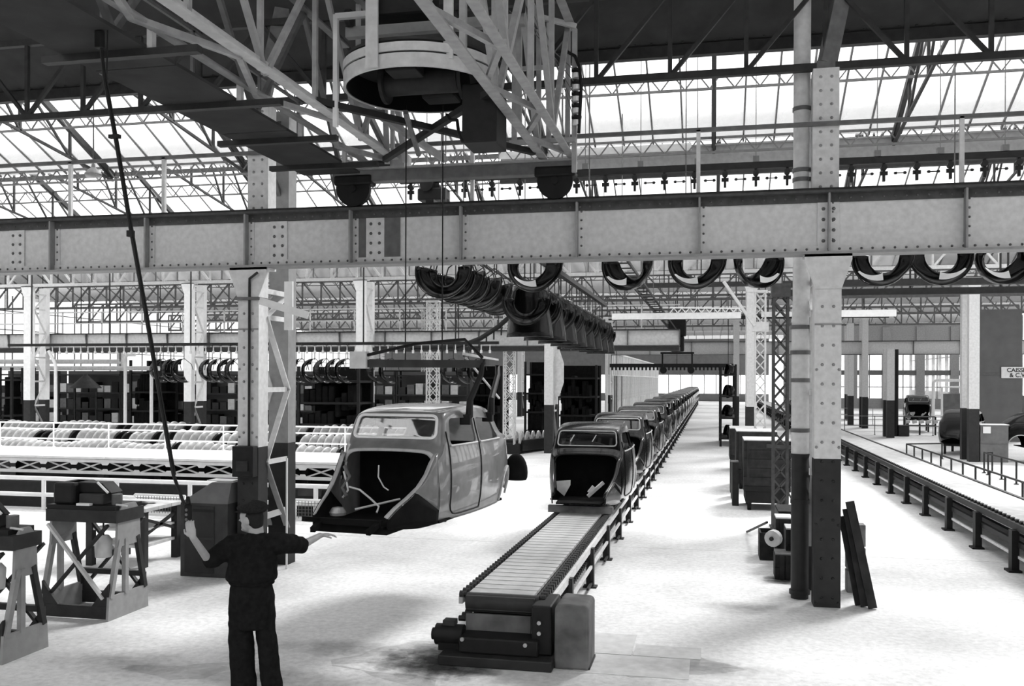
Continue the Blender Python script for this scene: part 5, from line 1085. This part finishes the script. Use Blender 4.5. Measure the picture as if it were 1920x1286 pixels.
# the far end of the rack row by the slim column
for i in range(7):
    p = at(967 + 10.4 * i, 818 - .6 * i, D=34 + .5 * i); o = link('nested_fender', FB, None, (p.x, p.y, p.z - .25), (rad(180), rad(6), rad(84)), (.8, .22, 1)); tag(o, 'pressed fender in the short nested row beside the slim column', 'fender', 'fenders nested beside the slim column')
rk = T('fender_rack', 'dark rack under the short nested row beside the slim column', 'rack', None, at(990, 840, Z=0)); a, b = at(962, 836, D=34.5), at(1036, 833, D=37.5); MB().bar((a.x, a.y, .45), (b.x, b.y, .45), .9, .1).bar((a.x, a.y, .25), (b.x, b.y, .25), .8, .3).build('bed', 'black', rk); MB().box(a.x - .3, a.x + .3, a.y - .3, a.y + .3, 0, .4).box(b.x - .3, b.x + .3, b.y - .3, b.y + .3, 0, .4).build('foot', 'black', rk)
# fenders hanging in the side bay
ohs = T('overhead_conveyor', 'overhead rail of the side bay hung with black fenders', 'conveyor', None, (-17, 30.5, 3.8)); MB().box(-26, -7, 30.45, 30.57, 3.92, 4.02).build('rail', 'black', ohs)
q = MB()
for i in range(60): q.bar((-25 + .3 * i, 30.5, 3.92), (-25 + .3 * i, 30.5, 3.72), .03).cbox((-25 + .3 * i, 30.5, 3.68), .07, .05, .1)
q.build('small_hooks', 'pale', ohs, stuff=True)
for i in range(6): MB().bar((-25 + 3.3 * i, 30.5, 4.0), (-25 + 3.3 * i, 30.5, 6.6), .04).build('drop_rod', 'dark', ohs)
for k, px in enumerate((306, 326, 345, 398, 413, 432, 446, 566, 590, 612, 634, 652, 712, 735, 850, 878, 900)):
    p = at(px, 698, Y=30.5); hang_fender((p.x, 30.5, 3.05), rad(70 + 9 * math.sin(k * 2.2)), 'black fender hanging upright from the rail of the side bay', 'fenders hanging in the side bay', False, 0, 1.0, None, rad(78))
# tall dark racks of pressings
def tall_rack(px0, px1, Y, z1, label, m='dull', nsh=8):
    a, b = at(px0, 750, Y=Y).x, at(px1, 750, Y=Y).x; t = T('tall_rack', label, 'rack', 'tall storage racks', ((a + b) / 2, Y, 0)); rg2 = random.Random(int(px0))
    for x in (a, b):
        for y in (Y, Y + 1.4): MB().bar((x, y, 0), (x, y, z1), .1).build('upright', 'black', t)
    for k in range(4): MB().box(a, b, Y, Y + 1.4, z1 * (k + .3) / 4 - .04, z1 * (k + .3) / 4 + .04).build('shelf', 'black', t)
    for k in range(nsh):
        x = lerp(a + .1, b - .5, k / max(1, nsh - 1)); w_ = (b - a) / nsh * .8; h0 = rg2.uniform(.3, .5) * z1; MB().box(x, x + w_, Y + .08, Y + 1.2, z1 * .3 / 4 + .04, h0).build('stored_pressing', m, t, bevel=.04); MB().box(x, x + w_, Y + .15, Y + 1.1, h0 + .3, min(z1 - .1, h0 + rg2.uniform(.9, 1.4))).build('stored_pressing', m, t, bevel=.06)
    MB().box(a, b, Y + 1.42, Y + 1.45, 0, z1).build('back_sheet', 'dull', t); return t
tall_rack(560, 672, 32.2, 3.2, 'tall dark rack of pressings between the bright columns'); tall_rack(985, 1030, 44, 3.6, 'dark rack of pressings behind the slim column'); tall_rack(1046, 1118, 42, 3.4, 'dark rack packed with pressings beside the partition head')
tall_rack(835, 940, 44, 3.4, 'dark rack seen behind the suspended car roof'); tall_rack(245, 300, 39.7, 3.6, 'dark cabinet rack beyond the stacked fenders'); tall_rack(0, 22, 36, 3.2, 'dark rack at the edge of the side bay'); tall_rack(690, 800, 46, 3.2, 'dark rack behind the white lattice masts')
# storage shelving far back in the side bay
for i in range(7):
    a = -36 + 3.6 * i; t = T('storage_shelf', 'long storage shelf with rows of small bins, %s along the side bay' % ORD[i], 'shelf', 'storage shelves of the side bay', (a, 41.5, 0)); rg2 = random.Random(i)
    for x in (a, a + 3.5): MB().bar((x, 41.5, 0), (x, 41.5, 3.1), .08).build('upright', 'dark', t)
    for z in (.5, 1.2, 2.0, 2.9): MB().box(a, a + 3.5, 41.4, 42.2, z - .04, z + .03).build('board', 'dark', t)
    for z in (.53, 1.23, 2.03):
        for k in range(8): MB().box(a + .1 + .42 * k, a + .44 + .42 * k, 41.45, 42.0, z, z + rg2.uniform(.3, .55)).build('bin', ('dark', 'mid', 'pale', 'black')[rg2.randint(0, 3)], t)
    MB().box(a, a + 3.5, 42.2, 42.23, 0, 3.1).build('back', 'wall', t)
for i, (px0, px1, py, lb) in enumerate(((0, 225, 678, 'upper pale duct running along the side bay'), (0, 300, 690, 'lower pale duct running along the side bay'))):
    yd = 38 + .7 * i; a, b = at(px0 - 60, py, Y=yd), at(px1, py, Y=yd); t = T('pale_duct', lb, 'duct', None, a); MB().cyl((a.x, yd, a.z), (b.x, yd, a.z), .10, 12).build('pipe', 'pale', t, True)
    for k in range(6): MB().bar((lerp(a.x, b.x, k / 5), yd, a.z), (lerp(a.x, b.x, k / 5), yd, 8.4), .03).build('hanger', 'dark', t)
for px, y0, y1, lb in ((235, 665, 775, 'white standpipe beyond the stacked fenders'), (284, 692, 762, 'pale standpipe beside the dark cabinet rack')):
    a = at(px, y0, Y=37.2); t = T('standpipe', lb, 'pipe', None, (a.x, a.y, 0)); MB().tube([(a.x + .5, 37.2, a.z), (a.x + .1, 37.2, a.z), (a.x, 37.2, a.z - .12), (a.x, 37.2, 0)], .075, 10).build('pipe', 'white', t, True); MB().cyl((a.x, 37.2, 0), (a.x, 37.2, .05), .15, 10).build('flange', 'mid', t)
cn = T('hopper', 'dark cone hopper standing among the shelves of the side bay', 'hopper', None, at(158, 715, Y=40.5)); p = at(158, 722, Y=40.5); MB().lathe((p.x, 40.6, p.z - .15), [(.75, 0), (.72, .05), (.12, .62), (.1, .7)], 16).build('cone', 'cabinet', cn, True)
for s in (-1, 1): MB().bar((p.x + s * .6, 40.6, 0), (p.x + s * .6, 40.6, p.z - .1), .07).build('leg', 'dark', cn)

# ------------------------------------------------------------------ jig tables, bench, locker at the side
def jig(x0, x1, y0, y1, zt, label):
    t = T('jig_table', label, 'jig table', 'jig tables', ((x0 + x1) / 2, (y0 + y1) / 2, 0))
    for s, x in ((-1, x0), (1, x1)):
        sp = .12                                                 # the side frames splay towards the floor
        MB().prism([(y0 - sp, 0), (y1 + sp, 0), (y1 + sp - .02, .27), (y0 - sp + .02, .27)], 'yz', x - .015, x + .015).build('foot_plate', 'paint2', t); MB().prism([(y0 + .04, zt - .48), (y1 - .04, zt - .48), (y1 - .06, zt - .1), (y1 - .14, zt), (y0 + .14, zt), (y0 + .06, zt - .1)], 'yz', x - .015, x + .015).build('head_gusset', 'paint2', t)
        for ya_, yb2 in ((y0 - sp + .06, y0 + .1), (y1 + sp - .06, y1 - .1), ((y0 + y1) / 2 - .05, (y0 + y1) / 2 - .05)): MB().bar((x, ya_, .25), (x, yb2, zt - .4), .05, .06).build('leg', 'paint2' if ya_ < (y0 + y1) / 2 + .1 else 'dark', t)
    for y in (y0 - .08, y1 + .08):
        MB().bar((x0, y, .09), (x1, y, .09), .05, .14).build('bottom_rail', 'dark', t)
        for s in (0, 1): MB().prism([(x0, .15), (x0 + .22, .15), (x0, .42)] if s == 0 else [(x1, .15), (x1 - .22, .15), (x1, .42)], 'xz', y - .02, y + .02).build('corner_gusset', 'dark', t)
        MB().bar((x0 + .06, y + .02, .25), (x1 - .06, y + .05, zt - .22), .03, .05, (0, 1, 0)).build('brace', 'dark', t); MB().bar((x1 - .06, y - .02, .25), (x0 + .06, y + .01, zt - .22), .03, .05, (0, 1, 0)).build('brace', 'pale' if y < (y0 + y1) / 2 else 'dark', t)
    MB().box(x0 - .03, x1 + .03, y0, y1, zt - .2, zt - .06).build('table_frame', 'dark', t); MB().bar((x0, y1, .42), (x1, y1, .42), .06).build('cross_tube', 'dark', t); return t
jig(-7.52, -6.66, 9.45, 9.98, 1.29, 'iron jig table with crossed braces beside the workbench'); jig(-7.55, -6.64, 7.82, 8.22, 1.27, 'iron jig table next to the frame edge, splayed legs')
def jigtop(x0, x1, y0, y1, z, label, seed):
    t = T('clamping_fixture', label, 'fixture', 'fixtures on the jig tables', ((x0 + x1) / 2, (y0 + y1) / 2, z)); rg2 = random.Random(seed)
    MB().box(x0 - .05, x1 + .02, y0 + .02, y1, z, z + .05).build('bed', 'black', t); MB().box(x0, x0 + .28, y0 + .05, y1 - .05, z + .05, z + .30).build('casting', 'black', t, bevel=.03); MB().box(x0 + .32, x1 - .18, y0 + .08, y1 - .1, z + .05, z + .18).build('casting', 'cabinet', t, bevel=.02)
    MB().prism([(x0 + .1, z + .30), (x1 - .25, z + .30), (x1 - .12, z + .18), (x0 + .1, z + .18)], 'xz', y0 + .15, y1 - .15).build('cover', 'black', t, bevel=.01); MB().bar((x1 - .28, y0 + .12, z + .31), (x1 - .14, y0 + .12, z + .19), .02).build('bright_edge', 'white', t)
    MB().cyl((x1 - .08, y0 + .2, z + .05), (x1 - .08, y0 + .2, z + .17), .06, 14).build('clamp_head', 'mid', t, True); MB().cyl((x1 - .02, y0 + .1, z + .06), (x1 + .12, y0 + .1, z + .05), .012, 8).build('handle', 'pale', t)
    MB().box(x0 + .35, x0 + .52, y0 + .0, y0 + .06, z + .05, z + .075).build('bright_pad', 'white', t); MB().lathe((x0 + .62, y0 + .12, z - .55), [(.09, 0), (.10, .2), (.06, .25)], 12).build('bucket', 'pale', t, True); MB().cyl((x0 + .62, y0 + .12, z - .3), (x0 + .62, y0 + .12, z), .01, 6).build('bucket_hook', 'dark', t)
jigtop(-7.5, -6.68, 9.45, 9.98, 1.23, 'black clamping fixture on the jig table beside the workbench', 3); jigtop(-7.55, -6.72, 7.84, 8.22, 1.21, 'black clamping fixture on the jig table next to the frame edge', 5)
bn = T('workbench', 'plain wooden workbench with a pale top behind the jig table', 'workbench', None, (-8.3, 12.6, 0)); bz = .86
for k in range(3): MB().box(-9.0, -7.98, 12.05 + .33 * k + .004, 12.05 + .33 * (k + 1) - .004, bz - .05, bz).build('top_plank', 'woodl', bn)
for x in (-8.92, -8.06):
    for y in (12.12, 12.96): MB().box(x - .05, x + .05, y - .05, y + .05, 0, bz - .05).build('leg', 'dark', bn)
MB().bar((-8.06, 12.12, .7), (-8.06, 12.96, .45), .04).bar((-8.06, 12.12, .45), (-8.06, 12.96, .7), .04).build('end_brace', 'dark', bn); MB().box(-8.9, -8.05, 12.1, 12.98, .28, .32).build('lower_shelf', 'woodl', bn); MB().box(-8.9, -8.05, 12.1, 12.98, .52, .55).build('upper_shelf', 'woodl', bn)
rgx = MB(); ell(rgx, (-8.25, 12.35, bz + .035), .10, .07, .035); o = rgx.build('rag_heap', 'base', None, True); tag(o, 'dark crumpled rag on the workbench', 'rag')
rgx = MB(); ell(rgx, (-8.3, 12.62, bz + .03), .13, .08, .03); o = rgx.build('paper_heap', 'paper', None, True); tag(o, 'pale crumpled paper on the workbench', 'paper')
crate((-8.0, 13.15, 0), .62, .5, .32, 'wooden box on the floor between the workbench and locker', 'wood', 'woodl', nb=2); crate((-7.95, 13.2, .34), .55, .45, .26, 'pale wooden box stacked on the one by the locker', 'woodl', 'woodl', nb=2)
lk = T('sloping_locker', 'dark sheet-metal locker with sloping top beside the column', 'locker', None, (-6.9, 12, 0)); lx0, lx1, ly = -7.22, -6.50, 11.72
MB().box(lx0, lx1, ly, ly + .6, 0, 1.02).build('body', 'cabinet', lk, bevel=.008)
MB().add([(lx0, ly, 1.02), (lx1, ly, 1.02), (lx1, ly + .6, 1.02), (lx0, ly + .6, 1.02), (lx0 + .42, ly + .1, 1.30), (lx1, ly + .1, 1.30), (lx1, ly + .6, 1.30), (lx0 + .42, ly + .6, 1.30)], [(0, 1, 5, 4), (1, 2, 6, 5), (2, 3, 7, 6), (3, 0, 4, 7), (4, 5, 6, 7), (3, 2, 1, 0)]).build('sloping_hood', 'locker', lk)
dr_ = MB().box(lx0 + .07, lx1 - .20, ly - .012, ly, .06, .98).build('door', 'base', lk, bevel=.004); MB().box(lx0 + .07, lx1 - .2, ly - .018, ly - .01, .52, .55).build('door_rail', 'cabinet', dr_); MB().box(lx0 + .07, lx1 - .2, ly - .02, ly - .01, .9, .94).build('hinge_strip', 'black', dr_)
pp_ = at(432, 905, Y=11.95); o = MB().box(-6.95, -6.55, 11.95, 12.2, 1.302, 1.315).build('loose_papers', 'paper'); tag(o, 'loose white papers on top of the sloping locker', 'papers')
